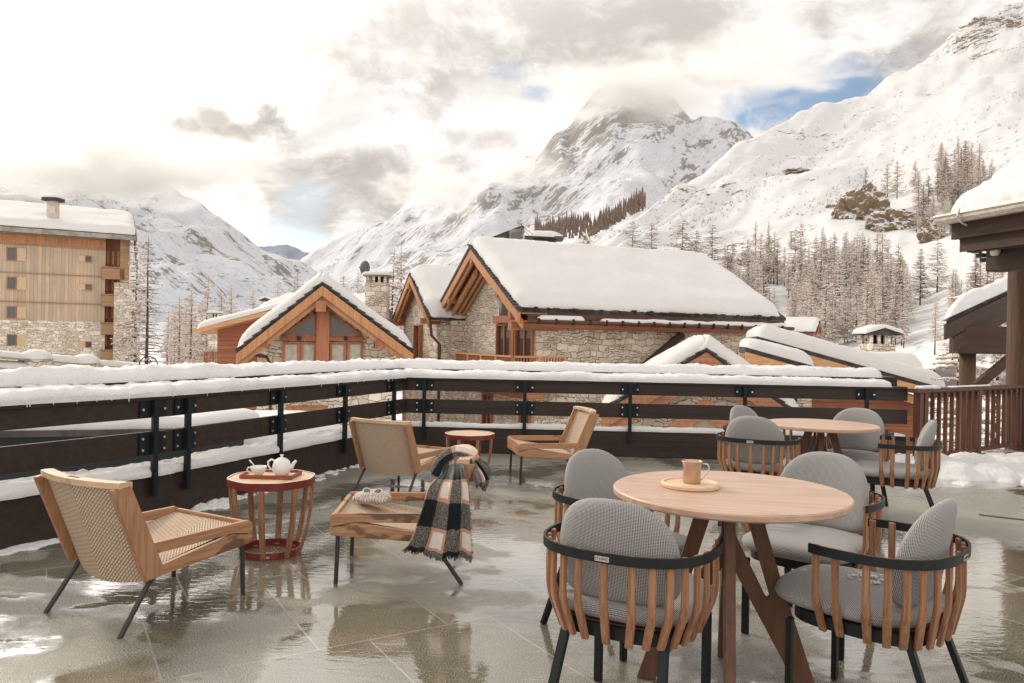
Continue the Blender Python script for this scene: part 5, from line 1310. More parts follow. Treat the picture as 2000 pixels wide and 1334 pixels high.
# ---------------------------------------------------------------- twin small gable, left of the big one
def wing():
    # frame parallel to the chalet; the gable face passes through the pixel feet (767,638) and (838,606)
    F = Fr(-3.55, 35.4, 23); a = F.px_u(838, 612, -.5); b = F.px_u(767, 640, -.5); ap = F.px_u(805, 538, -.5)
    root = thing('stone_annex', 'narrow stone annex with a steep twin gable joined left of the big chalet', 'chalet', (F.o.x, F.o.y, 0), F.a)
    v0, v1, vr = a.y, b.y, (a.y+b.y)/2; ze = (a.z+b.z)/2; zr = ap.z
    simple_gable(root, (0, 5), v0+.35, v1-.35, vr, -6, ze+.35*(zr-ze)/((v1-v0)/2), zr, 'stone', over=.35, g0=.5, th=.45, seed=21, er=.5)
    win(root, 'u', (0, vr-.15, .95), 1.0, 2.2, mull=0, th=.2, frame='larch_v')
    for v in (v0+.4, v1-.4): MB().box((-.3, v, ze-.05), (.9, .24, .26)).build('purlin', 'larch_v', root)
    MB().box((-.3, vr, zr-.5), (.6, .24, .26)).build('purlin', 'larch_v', root)
    MB().tube([(-.45, v0-.05, ze-.1), (-.40, v0-.1, ze-.7), (-.12, v0-.45, ze-1.1), (-.12, v0-.45, -5)], .07, 8).build('downpipe', 'gutter_copper', root, smooth=True)
wing()
# ---------------------------------------------------------------- gabled chalet in the middle left
def gabled():
    A = at(470, 684, 22.0); B = at(797, 700, 23.2); d = (B-A); ang = math.degrees(math.atan2(d.y, d.x))
    # local u points away from the camera: rotate so that v runs from right to left
    F = Fr(B.x, B.y, ang+90-180+180); F = Fr(B.x, B.y, ang+90)
    W = V(d.x, d.y).length; ap = at(628, 568, 23.7); zr = ap.z; zl = A.z; zrr = B.z; vr = F.loc(ap).y
    root = thing('gabled_chalet', 'chalet with a wide glazed timber gable facing the terrace, left of the stone annex', 'chalet', (F.o.x, F.o.y, 0), F.a)
    z0 = (zl+zrr)/2
    simple_gable(root, (.0, 7), .45, W-.45, vr, -6, z0+.40, zr, 'stone', over=.5, g0=.8, th=.30, seed=31, bw=.22, er=.35, n1=60)
    P = lambda px, py: F.px_u(px, py, -.02)
    # timber front: post, glazing
    def slab(nm, px0, py0, px1, py1, o0, o1, m_):
        p, q = P(px0, py0), P(px1, py1); return MB().box(((o0+o1)/2, (p.y+q.y)/2, (p.z+q.z)/2), (abs(o1-o0), abs(p.y-q.y), abs(p.z-q.z))).build(nm, m_, root, bevel=.006)
    slab('post', 619, 590, 641, 760, -.34, -.02, 'larch_v')
    slab('lintel', 549, 657, 619, 667, -.14, -.03, 'larch_v'); slab('lintel', 641, 656, 709, 667, -.14, -.03, 'larch_v')
    for a, b in ((552, 585), (587, 617), (644, 675), (678, 708)):
        f = MB(); p, q = P(a, 668), P(b, 724); w, h = abs(p.y-q.y), abs(p.z-q.z); o = win(root, 'u', (-.03, (p.y+q.y)/2, (p.z+q.z)/2), w, h, mull=0, th=.07, pane='window_glass')
        MB().box((-.052, (p.y+q.y)/2, (p.z+q.z)/2), (.006, w*.82, h*.86)).build('curtain', 'curtain', o)
    for pts in (((552, 656), (616, 656), (616, 612)), ((644, 656), (705, 656), (644, 612))):
        MB().prism([P(*q)+V(-.04, 0, 0) for q in pts], (0, 0, 0), (-.03, 0, 0)).build('gable_window', 'window_glass', root)
        # timber surround
        c = [P(*q)+V(-.07, 0, 0) for q in pts]
        for i in range(3): MB().beam(c[i], c[(i+1) % 3], .08, .10, up=(1, 0, 0)).build('window_frame', 'larch_v', root)
    for px in (584, 675):
        p = P(px, 661); MB().box((-.2, p.y, p.z), (.10, .10, .12)).build('wall_lamp', 'black_metal', root)
    slab('beam', 560, 792, 640, 800, -.3, 0, 'larch_board')
    p = P(626, 604); MB().box((-.45, p.y, p.z+.05), (.9, .28, .3)).build('purlin', 'larch_v', root)
    for px, py in ((518, 668), (738, 672)):
        p = P(px, py); MB().box((-.35, p.y, p.z), (.8, .26, .26)).build('purlin', 'larch_v', root)
    p, q = P(478, 684), P(530, 690); MB().tube([V(-.75, p.y, p.z-.02), V(-.6, p.y-.2, p.z-.12), V(-.12, q.y+.12, q.z-.10), V(-.10, q.y, q.z-.35), V(-.10, q.y, -5)], .045, 8).build('downpipe', 'gutter_copper', root, smooth=True)
gabled()
# ---------------------------------------------------------------- roofs behind the gabled chalet
def back_roofs():
    # reddish annex at the left with a shallow mono roof
    A = at(392, 652, 29); B = at(500, 622, 29)
    root = thing('red_annex', 'reddish boarded annex with a shallow snowy roof left of the gabled chalet', 'building', (A.x, A.y, 0)); O = Vector(root.location)
    w = MB(); c = [at(425, 640, 29.2), at(560, 610, 29.2)]; w.prism([V(c[0].x, c[0].y, -6)-O, V(c[1].x, c[1].y, -6)-O, c[1]-O, c[0]-O], (0, 0, 0), (0, 5, 0)); w.build('wall', 'shed_board', root)
    r_ = MB().prism([A-O, at(640, 590, 29)-O, at(640, 590, 29)-O+V(0, 0, .16), A-O+V(0, 0, .16)], (0, -.6, 0), (0, 6, 0)).build('roof', 'larch_wood', root)
    a0, b0 = A-O+V(.02, -.55, .17), at(600, 598, 29)-O+V(0, -.55, .17); snow_sheet(quad(a0, b0, a0+V(0, 6, 0), b0+V(0, 6, 0)), 50, 30, .26, er=.3, amp=.2, ns=.8, jit=.05, L=(4.5, 6), seed=4).build('roof_snow', 'snow_roof', r_, smooth=True)
    for k in range(8):
        p = at(470+k*2.4, 690, 28.4)-O; 
    bl = MB(); p, q = at(478, 687, 28.6)-O, at(500, 687, 28.6)-O; MB().beam(p, q, .06, .06).build('balcony_rail', 'larch_v', root)
    for k in range(9): x = p.lerp(q, k/8); MB().beam(x, x-V(0, 0, .55), .035, .035).build('baluster', 'larch_v', root)
    p, q = at(399, 688, 29.6)-O, at(424, 688, 29.6)-O; MB().beam(p, q, .06, .06).build('balcony_rail', 'larch_v', root)
    for k in range(9): x = p.lerp(q, k/8); MB().beam(x, x-V(0, 0, .6), .035, .035).build('baluster', 'larch_v', root)
    # big snow roof behind
    A = at(515, 600, 38); Bp = at(760, 620, 38)
    root = thing('rear_chalet', 'chalet whose deep white roof shows behind the gabled chalet', 'chalet', (A.x, A.y, 0)); O = Vector(root.location)
    MB().box((2.4, 4.0, -2), (5.4, 6, 7)).build('wall', 'shed_board', root)
    zt = at(600, 570, 38).z; zb = at(600, 612, 38).z
    r_ = MB().prism([V(-.2, -.4, zb-.15), V(-.2, 4, zt-.35), V(-.2, 8.4, zb-.15)], (0, 0, 0), (5.6, 0, 0)).build('roof', 'slate', root)
    snow_roof(r_, (-.35, 5.6), -.5, 4, zb-.1, zt-.32, .5, .6, 7., 50)
    # stone chimney with a snow cap and a satellite dish on it
def chimney(px, ptop, pbase, Y, w, lab, wall='stone', cap='snow', open_=True, name='stone_chimney', h_open=.28, gable=False):
    t = at(px, ptop, Y); b = at(px, pbase, Y); root = thing(name, lab, 'chimney', (t.x, t.y, b.z)); H = t.z-b.z
    MB().box((0, 0, (H-h_open)/2-.4), (w, w*.85, H-h_open+.8)).build('shaft', wall, root, bevel=.01)
    for sx in (-.42, -.12, .14, .42):
        for sy in (-.36, .36): MB().box((sx*w, sy*w, H-h_open/2), (w*.11, w*.11, h_open)).build('cap_post', wall, root)
    MB().box((0, 0, H-h_open*.5), (w*.5, w*.4, h_open*.98)).build('flue', 'black_metal', root)
    if gable:
        k = w*.72; MB().prism([V(-k, -k*.8, H), V(k, -k*.8, H), V(k, -k*.8, H+.03), V(0, -k*.8, H+.22), V(-k, -k*.8, H+.03)], (0, 0, 0), (0, k*1.6, 0)).build('cap', 'slate', root)
        for sg in (-1, 1): snow_sheet(quad((sg*k*1.05, -k*.85, H+.05), (sg*k*1.05, k*.85, H+.05), (0, -k*.85, H+.26), (0, k*.85, H+.26)), 20, 20, .16, er=.18, amp=.15, jit=.02, L=(w*1.4, w*1.2), seed=px).build('cap_snow', 'snow_roof', root, smooth=True)
    else:
        MB().box((0, 0, H+.03), (w*1.2, w*1.1, .07)).build('cap', 'concrete', root)
        k = w*.64; snow_sheet(quad((-k, -k*.9, H+.065), (k, -k*.9, H+.065), (-k, k*.9, H+.065), (k, k*.9, H+.065)), 22, 22, .17, er=.16, amp=.2, jit=.03, L=(2*k, 1.8*k), seed=px).build('cap_snow', 'snow_roof', root, smooth=True)
    return root
back_roofs()
chimney(738, 541, 590, 36, 1.0, 'tall stone chimney with a flat snow cap beside the dark dish')
chimney(521, 588, 615, 60, .7, 'small pale chimney with a pointed snow cap left of the gabled roof', gable=True)
chimney(420, 613, 660, 60, .8, 'small distant chimney with a snow cap above the red annex')
chimney(1714, 655, 684, 27, .90, 'stone chimney under a peaked snow cap above the right roofs', gable=True, h_open=.30)
def dish():
    c = at(712, 523, 36); root = thing('satellite_dish', 'dark mesh satellite dish on the roof left of the tall stone chimney', 'satellite dish', c, R(-25))
    G = []
    for i in range(9):
        r = []
        for j in range(25):
            a = 2*math.pi*j/24; rad = .34*i/8; r.append(V(rad*math.cos(a)*.85, .35*(rad/.34)**2*.35-.1, rad*math.sin(a)))
        G.append(r)
    o = MB().grid(G).build('reflector', 'mesh_dish', root, smooth=True); md = o.modifiers.new('t', 'SOLIDIFY'); md.thickness = .03
    MB().tube([V(.1, .05, -.05), V(.15, .1, -.8)], .04, 8).build('mast', 'mesh_dish', root); MB().tube([V(0, 0, -.2), V(0, -.45, .0)], .015, 6).build('arm', 'mesh_dish', root)
dish()
# ---------------------------------------------------------------- wooden apartment block at the left
def block():
    A = at(0, 455, 68); B = at(207, 468, 72); d = B-A; ang = math.degrees(math.atan2(d.y, d.x)); F = Fr(B.x, B.y, ang)
    root = thing('apartment_block', 'weathered board clad apartment block on a stone base at the far left', 'building', (F.o.x, F.o.y, 0), F.a); Z = 72.
    P = lambda px, py: F.px_v(px, py, 0)
    x0 = P(-260, 500).x; zs = P(190, 629).z; zt = P(200, 466).z
    MB().box((x0/2, 7, (zs+zt)/2), (-x0, 14, zt-zs)).build('wall', 'old_plank', root)
    MB().box((x0/2, 7.02, (zs-8)/2), (-x0+.1, 14.1, zs+8-.0)).build('stone_base', 'stone_far', root)
    for py in (485, 538, 593): z = P(150, py).z; MB().box((x0/2, -.06, z), (-x0+.1, .10, .07)).build('ledge', 'balcony_wood', root)
    z = P(150, 474).z; MB().box((x0/2, -.05, z), (-x0, .1, .75)).build('frieze', 'larch_plank', root)
    for row, (py, big) in enumerate(((496, 1), (553, 1), (610, 1), (664, 1))):
        for px, w, sd in ((23, 19, 1), (173, 13, -1)):
            if row == 2 and px == 173: continue
            if px == 173: yy = py+ (10 if row == 0 else 8 if row == 1 else 9); hh = 12
            else: yy, hh = py, 24-row
            c = P(px, yy); w_ = abs(P(px+w/2, yy).x-P(px-w/2, yy).x); win(root, 'v', (c.x, -.02, c.z), w_, hh/FPX*Z, mull=0, th=.12, shutter=sd)
    # roof
    ze = zt+.1; zr = 13.05; vr = 6.; ov = 1.3
    U1 = P(250, 470).x+.6
    r_ = MB().prism([V(x0, -ov, ze-.1), V(x0, vr, zr), V(x0, 14, ze), V(x0, 14, ze+.25), V(x0, vr, zr+.3), V(x0, -ov, ze+.3)], (0, 0, 0), (U1-x0, 0, 0)).build('roof', 'slate', root)
    MB().box(((x0+U1)/2, -ov-.05, ze), (U1-x0, .2, .42)).build('gutter_board', 'concrete', root)
    snow_roof(r_, (x0, U1), -ov, vr, ze+.32, zr+.35, .5, .7, 3., 60)
    MB().prism([V(0, -ov, ze+.2), V(0, vr, zr+.25), V(0, vr, zr-.4), V(0, -ov+.1, ze-2.4), V(0, -ov, ze-2.4)], (U1, 0, 0), (U1+.12, 0, 0)).build('barge_board', 'larch_v', root)
    # balcony bay at the right end
    bx = P(240, 560).x; 
    MB().box((bx/2, 3, (zs+zt)/2-4), (bx, 3., zt-zs+12)).build('bay_wall', 'larch_v', root)
    for py in (532, 585, 640, 693):
        z = P(222, py-6).z; MB().box((bx/2-.1, .2, z-.45), (bx+.4, 1.2, 1.0)).build('balcony', 'balcony_wood', root); MB().box((bx/2-.1, .2, z+.14), (bx+.5, 1.3, .12)).build('balcony_rail', 'balcony_wood', root)
        for k in range(4): MB().box((.2+k*.45, 1.4, z+1.2), (.18, .12, 1.3)).build('slat', 'larch_wood', root)
    p = P(238, 560); q = P(246, 620)
    MB().box((p.x+.2, 0, (zt+P(240, 552).z)/2), (.8, .8, zt-P(240, 552).z)).build('timber_post', 'balcony_wood', root)
    MB().box((p.x+.1, .1, (P(240, 553).z-8)/2), (1.5, 1.4, P(240, 553).z+8)).build('stone_pier', 'stone_far', root)
    MB().box((p.x+1.15, 2, (P(250, 634).z-8)/2), (1.1, 1.5, P(250, 634).z+8)).build('stone_pier', 'stone_far', root)
    pz = P(262, 600).z; MB().box((p.x+1.15, 1.9, pz-.5), (1.1, 1.6, 1.7)).build('oriel', 'balcony_wood', root)
    pz = P(262, 566).z; r2 = MB().box((p.x+1.2, 1.9, pz), (1.7, 2.2, .2)).build('oriel_roof', 'slate', root)
    snow_sheet(quad((p.x+.3, .7, pz+.11), (p.x+2.1, .7, pz+.05), (p.x+.3, 3.0, pz+.4), (p.x+2.1, 3.0, pz+.3)), 24, 20, .40, er=.4, amp=.1, L=(1.8, 2.2)).build('roof_snow', 'snow_roof', r2, smooth=True)
    # chimney, roof dormer
    c = at(104, 391, 70.5); ch_ = thing('roof_chimney', 'rendered chimney with a snowy cap on the apartment block roof', 'chimney', (c.x, c.y, c.z))
    MB().box((0, 0, -1.6), (.75, .75, 3.0)).build('shaft', 'render_wall', ch_); MB().box((0, 0, .02), (1.4, 1.3, .3)).build('cap', 'slate', ch_)
    snow_sheet(quad((-.75, -.7, .17), (.75, -.7, .17), (-.75, .7, .17), (.75, .7, .17)), 16, 16, .3, er=.35, amp=.1, L=(1.5, 1.4)).build('cap_snow', 'snow_roof', ch_, smooth=True)
    c = at(-5, 398, 80); dm = thing('roof_dormer', 'low dormer with a snowy top at the ridge of the apartment block', 'dormer', (c.x, c.y, c.z))
    MB().box((-.5, 0, -.6), (4.2, 2, 1.6)).build('wall', 'slate', dm); MB().box((1.7, -.3, -.1), (1.0, 1.6, .7)).build('trim', 'larch_v', dm)
    snow_sheet(quad((-3, -1.5, .2), (3.4, -1.5, .0), (-3, 3, .6), (3.4, 3, .4)), 30, 20, .9, er=.8, amp=.1, L=(6, 4)).build('roof_snow', 'snow_roof', dm, smooth=True)
block()
# ---------------------------------------------------------------- parapet wall, gate, flat shed roof
def parapet():
    A = at(-60, 690, 20); B = at(300, 722, 26); root = thing('parapet_wall', 'low concrete parapet wall with stone piers and snow, below the apartment block', 'wall', (A.x, A.y, 0)); O = Vector(root.location)
    a, b = A-O, B-O; z0 = -5
    MB().prism([a+V(0, 0, -.12), b+V(0, 0, -.12), V(b.x, b.y, z0), V(a.x, a.y, z0)], (0, 0, 0), (-.1, .35, 0)).build('wall', 'concrete', root)
    for dz, w in ((.0, .5), (-.30, .6)):
        a1, b1 = a+V(.05, -.12, dz), b+V(.05, -.12, dz); o = V(-.15, w, 0)
        MB().prism([a1, b1, b1+o, a1+o], (0, 0, -.06), (0, 0, -.005)).build('coping', 'concrete', root)
        snow_sheet(quad(a1, b1, a1+o, b1+o), 60, 14, .16, er=.14, amp=.3, ns=1.2, jit=.03, L=(8, w), seed=dz+4).build('coping_snow', 'snow_roof', root, smooth=True)
    for px, py in ((70, 690), (167, 699)):
        f = (px+60)/360; f = f*20/(26-(26-20)*f); p = a.lerp(b, f)
        MB().box(p+V(0, 0, -.45), (.62, .62, .95)).build('pier', 'stone', root)
        k = .36; snow_sheet(quad(p+V(-k, -k, .02), p+V(k, -k, .02), p+V(-k, k, .02), p+V(k, k, .02)), 18, 18, .26, er=.3, amp=.2, L=(.72, .72), seed=px).build('pier_snow', 'snow_roof', root, smooth=True)
    c = at(290, 708, 25); g = thing('iron_gate', 'black iron gate top with a curled scroll left of the gabled chalet', 'gate', c)
    MB().tube([V(.30*math.cos(t_), 0, .30*math.sin(t_)-.1) for t_ in [math.pi*k/20 for k in range(21)]], .018, 6).build('arch', 'black_metal', g)
    MB().tube([V(.10*(1-k/40)*math.cos(k*.3), 0, .10*(1-k/40)*math.sin(k*.3)) for k in range(40)], .012, 5).build('scroll', 'black_metal', g)
    for x in (-.3, .3): MB().tube([V(x, 0, -.1), V(x, 0, -2)], .018, 6).build('post', 'black_metal', g)
    s_ = thing('flat_roof_shed', 'flat roofed shed with snow on top, seen through the left railing', 'shed', (0, 0, 0))
    z = -.72; q = [gz(60, 836, z), gz(540, 838, z), gz(505, 818, z), gz(150, 818, z)]
    z = -.02; q = [V(-9.5, 9.5, z), V(-4.45, 10.9, z), V(-4.1, 12.6, z), V(-9.5, 12.3, z)]
    MB().prism(q, (0, 0, -.08), (0, 0, 0)).build('roof', 'slate', s_); MB().prism([q[0]+V(0, .25, 0), q[1]+V(-.2, .25, 0), q[2]+V(-.2, -.2, 0), q[3]+V(0, -.2, 0)], (0, 0, -4.5), (0, 0, -.085)).build('wall', 'black_metal', s_)
    snow_sheet(quad(q[0]+V(.1, .1, 0), q[1]+V(-.1, .1, 0), q[3], q[2]), 50, 30, .16, er=.25, amp=.2, ns=.6, jit=.04, L=(5, 8)).build('roof_snow', 'snow_roof', s_, smooth=True)
    m_ = thing('snow_mound', 'smooth white mound of snow beyond the left railing', 'snow mound', at(480, 850, 14)); 
    snow_sheet(quad((-1.3, -1, -.3), (1.6, -1, -.3), (-1.3, 2, -.3), (1.6, 2, -.3)), 30, 30, .65, er=1.0, amp=.1, ns=.5, L=(3, 3)).build('mound', 'snow_roof', m_, smooth=True)
parapet()
# ---------------------------------------------------------------- porch gable in front of the stone chalet
def porch():
    F = Fr(0, 0, 0); Y = 20.5
    c = at(1376, 700, Y); ang = 80; F = Fr(c.x, c.y, ang)
    root = thing('porch_roof', 'snowy porch gable peeking over the back railing before the stone chalet', 'porch', (F.o.x, F.o.y, 0), F.a); zr = F.px_u(1378, 690, -.3).z
    a, b = F.px_u(1180, 815, -.3), F.px_u(1560, 815, -.3); 
    simple_gable(root, (0, 6), b.y+.3, a.y-.3, 0, -6, (a.z+b.z)/2+.25, zr, 'stone', over=.35, g0=.6, th=.34, seed=41, bw=.36, er=.4, barge='larch_board')
    z2 = F.px_u(1360, 800, -.5).z
    for s_ in (-1, 1):
        MB().prism([V(-.62, 0, z2+.35), V(-.62, 0, z2-.15), V(-.62, s_*1.9, z2-1.75), V(-.62, s_*1.9, z2-1.2)], (0, 0, 0), (-.1, 0, 0)).build('inner_gable_board', 'larch_board', root)
    MB().prism([V(-.58, 0, z2-.1), V(-.58, -1.8, z2-1.7), V(-.58, 1.8, z2-1.7)], (0, 0, 0), (-.03, 0, 0)).build('inner_panel', 'old_plank', root)
porch()
# ---------------------------------------------------------------- chalets at the right
def right_roofs():
    def slope_house(lab, name, pts, Y0, Y1, zbase, th, wallm, seed, bw=.22):
        # pts: [(px,py) high-left edge, (px,py) low-right edge] of the near barge; roof runs back from Y0 to Y1
        A, B = at(*pts[0], Y0), at(*pts[1], Y0*.98); O = V(A.x, A.y, 0); root = thing(name, lab, 'chalet', O); dp = V(.25*(Y1-Y0), (Y1-Y0), .0)
        a, b = A-O, B-O
        r_ = MB().prism([a, b, b+V(0, 0, .16), a+V(0, 0, .16)], (0, 0, 0), dp).build('roof', 'slate', root)
        MB().prism([a+V(0, -.06, .04), b+V(0, -.06, .04), b+V(0, -.06, -bw), a+V(0, -.06, -bw)], (0, 0, 0), (0, .06, 0)).build('barge_board', 'larch_wood', root, bevel=.008)
        MB().prism([a+V(.3, .2, -bw), b+V(-.3, .2, -bw), b+V(-.3, .2, -bw*2), a+V(.3, .2, -bw*2)], (0, 0, 0), (0, .08, 0)).build('rafter', 'larch_wood', root)
        p0, p1 = a+V(0, 0, .17), b+V(0, 0, .17)
        snow_sheet(quad(p0, p1, p0+dp, p1+dp), 60, 36, th, er=.35, amp=.18, ns=.8, jit=.05, L=((b-a).length, dp.length), seed=seed, bulge=.1, fine=.03).build('roof_snow', 'snow_roof', r_, smooth=True)
        w = MB(); q0, q1 = a+V(.2, .7, -.05), b+V(-.6, .7, -.05); w.prism([q0, q1, V(q1.x, q1.y, zbase), V(q0.x, q0.y, zbase)], (0, 0, 0), dp*.8).build('wall', wallm, root)
        return root, O, dp
    r1, O, dp = slope_house('long chalet roof thick with snow sloping down to the right behind the back railing', 'sloping_chalet', ((1478, 668), (1852, 772)), 22., 28., -6, .42, 'shed_board', 3.)
    p = at(1575, 790, 21.9)-O; MB().box(p+V(0, .4, -1), (.42, .5, 3.2)).build('stone_pier', 'stone', r1)
    q = at(1772, 700, 24)-O
    snow_sheet(quad(q+V(-1.6, 0, -.6), q+V(.55, 0, -.6), q+V(-1.6, 3, -.6), q+V(.55, 3, -.6)), 24, 24, .78, er=.3, amp=.06, L=(2.2, 3)).build('snow_drift', 'snow_roof', r1, smooth=True)
    slope_house('low roof with a snow blanket wedged between the stone chalet and the long roof', 'small_chalet', ((1455, 690), (1592, 728)), 20.5, 24, -6, .32, 'larch_board', 5., .3)
    # second far slope of the long roof
right_roofs()
def hut(px, py, Y, w, lab, seed):
    c = at(px, py, Y); z0 = c.z; root = thing('mountain_hut', lab, 'hut', (c.x, c.y, z0-1), R(-12)); 
    simple_gable(root, (0, w*1.9), -w*.6, w*.6, 0, -4, .7, 1.55, 'shed_board', over=.35, g0=.4, th=.35, seed=seed, bw=.2, er=.4, n1=30, barge='larch_v'); root.rotation_euler.z = R(150)
hut(1592, 640, 75, 2.0, 'small brown hut with a snowy gable among the larches at right', 51)
def behind_roof():
    c = at(1010, 470, 55); root = thing('grey_dormer_building', 'grey slate roofed building peeking above the stone chalet ridge', 'building', c)
    P = lambda px, py: at(px, py, 55)-c
    MB().prism([P(952, 466), P(1020, 440), P(1024, 442), P(1026, 480), P(952, 480)], (0, 0, 0), (0, 5, 0)).build('roof', 'slate', root)
    MB().prism([P(995, 452), P(1000, 449), P(1024, 448), P(1024, 480), P(995, 480)], (0, -.3, 0), (0, -.05, 0)).build('dormer_front', 'concrete', root)
    MB().prism([P(999, 456), P(1020, 453), P(1020, 476), P(999, 476)], (0, -.36, 0), (0, -.31, 0)).build('window', 'window_glass', root)
    q = thing('covered_chimney', 'broad chimney under a domed snow cap above the stone chalet ridge', 'chimney', at(1062, 470, 50)); 
    k = 1.0; MB().box((0, 0, -.6), (1.5, 1.2, 1.3)).build('shaft', 'slate', q); MB().box((0, 0, .12), (2.5, 2, .10)).build('cap', 'slate', q)
    snow_sheet(quad((-1.3, -1.0, .18), (1.3, -1.0, .10), (-1.3, 1.0, .18), (1.3, 1.0, .10)), 26, 22, .50, er=1.0, amp=.1, L=(2.6, 2)).build('cap_snow', 'snow_roof', q, smooth=True)
    an = thing('roof_antenna', 'thin antenna mast with crossbars and a red lamp above the chalet ridge', 'antenna', at(1018, 470, 48)); zt = lambda py: (470-py)/FPX*48
    MB().tube([V(0, 0, -.6), V(0, 0, zt(437))], .04, 6).build('mast', 'mesh_dish', an); MB().tube([V(0, 0, zt(437)), V(.03, 0, zt(424))], .012, 5).build('rod', 'steel', an)
    for dx in (.2, .34): MB().tube([V(dx, 0, zt(444)), V(dx+.03, 0, zt(422))], .01, 5).build('rod', 'steel', an)
    MB().beam((0, 0, zt(447)), (.5, 0, zt(459)), .03, .03).build('crossbar', 'mesh_dish', an); MB().beam((.25, 0, zt(447)), (.75, 0, zt(458)), .03, .03).build('crossbar', 'mesh_dish', an)
    MB().tube([V(.42, 0, zt(441)), V(.52, 0, zt(442))], .09, 10).build('lamp_housing', 'red_metal', an)
    MB().beam((.3, 0, zt(440)), (1.0, 0, zt(437)), .025, .025).build('crossbar', 'mesh_dish', an)
behind_roof()
# ---------------------------------------------------------------- dark canopy at the right edge of the terrace
def canopy():
    F = Fr(5.28, 9.5, math.degrees(math.atan2(-.957, .29)))        # u runs along the eave towards the camera, v to the right-back
    root = thing('timber_canopy', 'dark brown timber canopy roof with a zinc gutter and deep snow at upper right', 'canopy', (F.o.x, F.o.y, 0), F.a)
    L = 6.0; z = 2.85; sl = .56
    zz = lambda v: z+sl*v
    r_ = MB().prism([V(0, .10, z-.02), V(0, 5, zz(5)), V(0, 5, zz(5)+.07), V(0, .06, z+.06)], (.03, 0, 0), (L, 0, 0)).build('roof', 'slate', root)
    def fp(a, b): v = .10+4.8*b; return V(.03+L*a+.22*b*0, v, zz(v)+.06)
    snow_sheet(fp, 120, 60, .22, er=.18, amp=.45, ns=1.4, jit=.09, L=(L, 5), seed=2., bulge=.2, fine=.08).build('roof_snow', 'snow', r_, smooth=True)
    def fp2(a, b): v = .42+4.4*b+.22*mnoise.noise(Vector((a*7, 2, 0))); return V(.22+(L-.2)*a, v, zz(v)+.20)
    snow_sheet(fp2, 110, 50, .20, er=.26, amp=.4, ns=1.3, jit=.10, L=(L, 4.6), seed=12., bulge=.2, fine=.08).build('roof_snow', 'snow', r_, smooth=True)
    snow_sheet(quad((.25, -.03, z+.07), (L, -.03, z+.07), (.25, .12, z+.09), (L, .12, z+.09)), 110, 16, .06, er=.06, amp=.4, ns=2, jit=.02, L=(L, .15), seed=6.).build('gutter_snow', 'snow', r_, smooth=True)
    g = MB(); pr = [(-.10, .09), (-.105, .07), (-.085, .05), (-.085, .02), (-.05, -.02), (.03, -.02), (.06, .0), (.06, .09), (.05, .09), (.05, .01), (-.07, .01), (-.09, .085)]
    g.prism([V(-.02, v, z+h_) for v, h_ in pr], (0, 0, 0), (L, 0, 0)); g.build('gutter', 'gutter_zinc', root)
    for k in range(5): MB().tube([V(.35+k*.95, -.095, z+.12), V(.35+k*.95, -.115, z+.04), V(.36+k*.95, -.07, z-.04), V(.37+k*.95, .0, z-.07)], .012, 6).build('gutter_hanger', 'gutter_zinc', root)
    MB().box((L/2+.06, .13, z-.09), (L, .07, .22)).build('fascia', 'dark_beam', root, bevel=.004)
    MB().box((L/2+.14, .30, z-.24), (L, .09, .24)).build('fascia', 'dark_beam', root, bevel=.004)
    MB().box((L/2+.20, .62, z-.44), (L, .26, .30)).build('beam', 'dark_beam', root, bevel=.01)
    MB().prism([V(.12, .17, z-.36), V(.12, 5, zz(5)-.3), V(.12, 5, zz(5)-.03), V(.12, .17, z-.05)], (0, 0, 0), (L, 0, 0)).build('ceiling', 'dark_beam', root)
    for k in range(7): MB().box((-.0+k*.016, .30+k*.05, z-.10-k*.055), (.10, .06, .05)).build('tile_end', 'slate', root)
    c = V(.36, .485, z-.36); s_ = MB(); s_.tube([c, c+V(0, -.05, 0)], [.05, .055], 20); s_.build('spotlight', 'cream_plastic', root, smooth=True, autosm=.6)
    MB().tube([V(.02, .40, z-.26), V(.12, .45, z-.34), V(.24, .475, z-.40), V(.36, .48, z-.40), V(.52, .48, z-.36), V(.7, .48, z-.28)], .006, 6).build('cable', 'black_metal', root)
    lg = thing('log_column', 'thick round log column standing behind the slatted fence at the right edge', 'column', (6.76, 10.15, 0))
    n = 28; prof = [V(.19*(1+.02*math.sin(k*3))*math.cos(2*math.pi*k/n), .19*math.sin(2*math.pi*k/n)) for k in range(n)]
    MB().prism(prof, (0, 0, -.3), (0, 0, 2.52)).build('shaft', 'dark_log', lg, smooth=True, autosm=.8)
canopy()
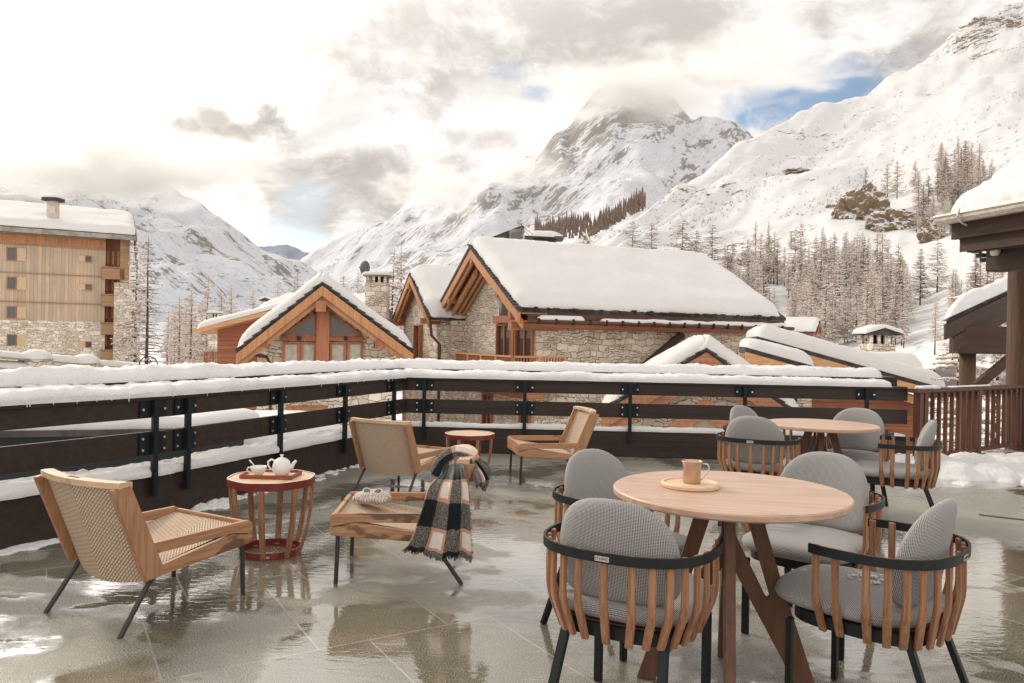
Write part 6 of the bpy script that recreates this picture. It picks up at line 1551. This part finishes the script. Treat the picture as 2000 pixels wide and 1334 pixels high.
def pavilion():
    F = Fr(*at(1842, 640, 15).xy, -58)
    zt = at(1842, 634, 15).z
    root = thing('dark_pavilion', 'lower dark brown pavilion with a snowy roof behind the log column', 'pavilion', (F.o.x, F.o.y, 0), F.a); 
    A = at(1842, 636, 15); B = at(2010, 556, 16.5); O = Vector(root.location); root.rotation_euler.z = 0
    a, b = A-O, B-O; dp = V(3.4, 5, 0)
    r_ = MB().prism([a+V(.06, 0, .0), b, b+V(0, 0, .10), a+V(.06, 0, .10)], (0, 0, 0), dp).build('roof', 'slate', root)
    MB().prism([a+V(0, -.1, .02), b+V(0, -.1, .02), b+V(0, -.1, -.28), a+V(0, -.1, -.28)], (0, 0, 0), (0, .08, 0)).build('barge_board', 'dark_beam', root, bevel=.004)
    MB().prism([a+V(.22, .0, -.22), b+V(0, .0, -.22), b+V(0, .0, -.52), a+V(.22, .0, -.52)], (0, 0, 0), (0, .08, 0)).build('barge_board', 'dark_beam', root, bevel=.004)
    snow_sheet(quad(a+V(.0, 0, .11), b+V(.3, 0, .25), a+dp+V(0, 0, .11), b+dp+V(.3, 0, .25)), 50, 40, .34, er=.4, amp=.25, ns=1.2, jit=.06, L=(2.2, 5), seed=9., fine=.03).build('roof_snow', 'snow', r_, smooth=True)
    p, q = at(1874, 655, 15.2)-O, at(2010, 690, 15.2)-O; MB().box((p+q)/2+V(.3, .2, .08), (q.x-p.x+.6, .3, .55)).build('beam', 'dark_beam', root)
    p = at(1901, 720, 15.3)-O; MB().tube([V(p.x, p.y+.2, -3), V(p.x, p.y+.2, at(1900, 680, 15).z)], .15, 20).build('post', 'dark_log', root, smooth=True)
    p = at(1972, 700, 14.5)-O; MB().beam(V(p.x-.5, p.y+.2, .6), V(p.x+.2, p.y+.2, 1.2), .12, .16).build('brace', 'dark_beam', root)
pavilion()
# ---------------------------------------------------------------- drifting cloud on the mountains (real volumes)
def cloud_mat(name, scale, dens, seed):
    m = bpy.data.materials.new(name); m.use_nodes = True; t = m.node_tree; t.nodes.clear()
    out = t.nodes.new('ShaderNodeOutputMaterial'); pv = t.nodes.new('ShaderNodeVolumePrincipled'); tc = t.nodes.new('ShaderNodeTexCoord')
    o = tc.outputs['Object']                         # unit-sphere space of the puff
    r = vm(t, 'LENGTH', o)
    n = noi(t, vm(t, 'ADD', o, (seed, 0, 0)), scale, 5, .6, .4)
    f = ma(t, 'ADD', n, ma(t, 'MULTIPLY', r, -.42)); d = ma(t, 'MULTIPLY', ramp(t, f, .18, .42), dens)
    t.links.new(d, pv.inputs['Density']); pv.inputs['Color'].default_value = (1, .99, .97, 1); pv.inputs['Anisotropy'].default_value = .5
    t.links.new(pv.outputs[0], out.inputs['Volume']); return m
def cloud(px, py, Y, rx, ry, lab, seed, dens=.012, scale=2.2, rd=None):
    c = at(px, py, Y); k = Y/FPX; bm = bmesh.new(); bmesh.ops.create_icosphere(bm, subdivisions=3, radius=1.05); me = bpy.data.meshes.new('cloud'); bm.to_mesh(me); bm.free()
    me.materials.append(cloud_mat('cloud_vapour', scale, dens, seed)); o = link(bpy.data.objects.new('cloud', me)); o.location = c; o.scale = (rx*k, (rd or rx*.6)*k, ry*k)
    tag(o, lab, 'cloud', kind='stuff'); return o
cloud(1240, 185, 2250, 230, 105, 'torn cloud drifting over the top of the central peak', 1.3, .014)
cloud(1010, 330, 2000, 150, 60, 'wisps of cloud on the left shoulder of the central peak', 4.1, .014)
cloud(850, 375, 1900, 130, 75, 'cloud bank where the left ridge of the peak meets the sky', 9.2, .024)
cloud(300, 330, 1150, 330, 100, 'bright cloud bank hiding the top of the left mountain', 6.6, .030, 2.6)
cloud(40, 320, 1100, 280, 125, 'bright cloud behind the apartment block roof', 11.4, .020, 2.4)
cloud(1500, 120, 3200, 260, 100, 'pale cloud between the peak and the right slope', 14.9, .006)
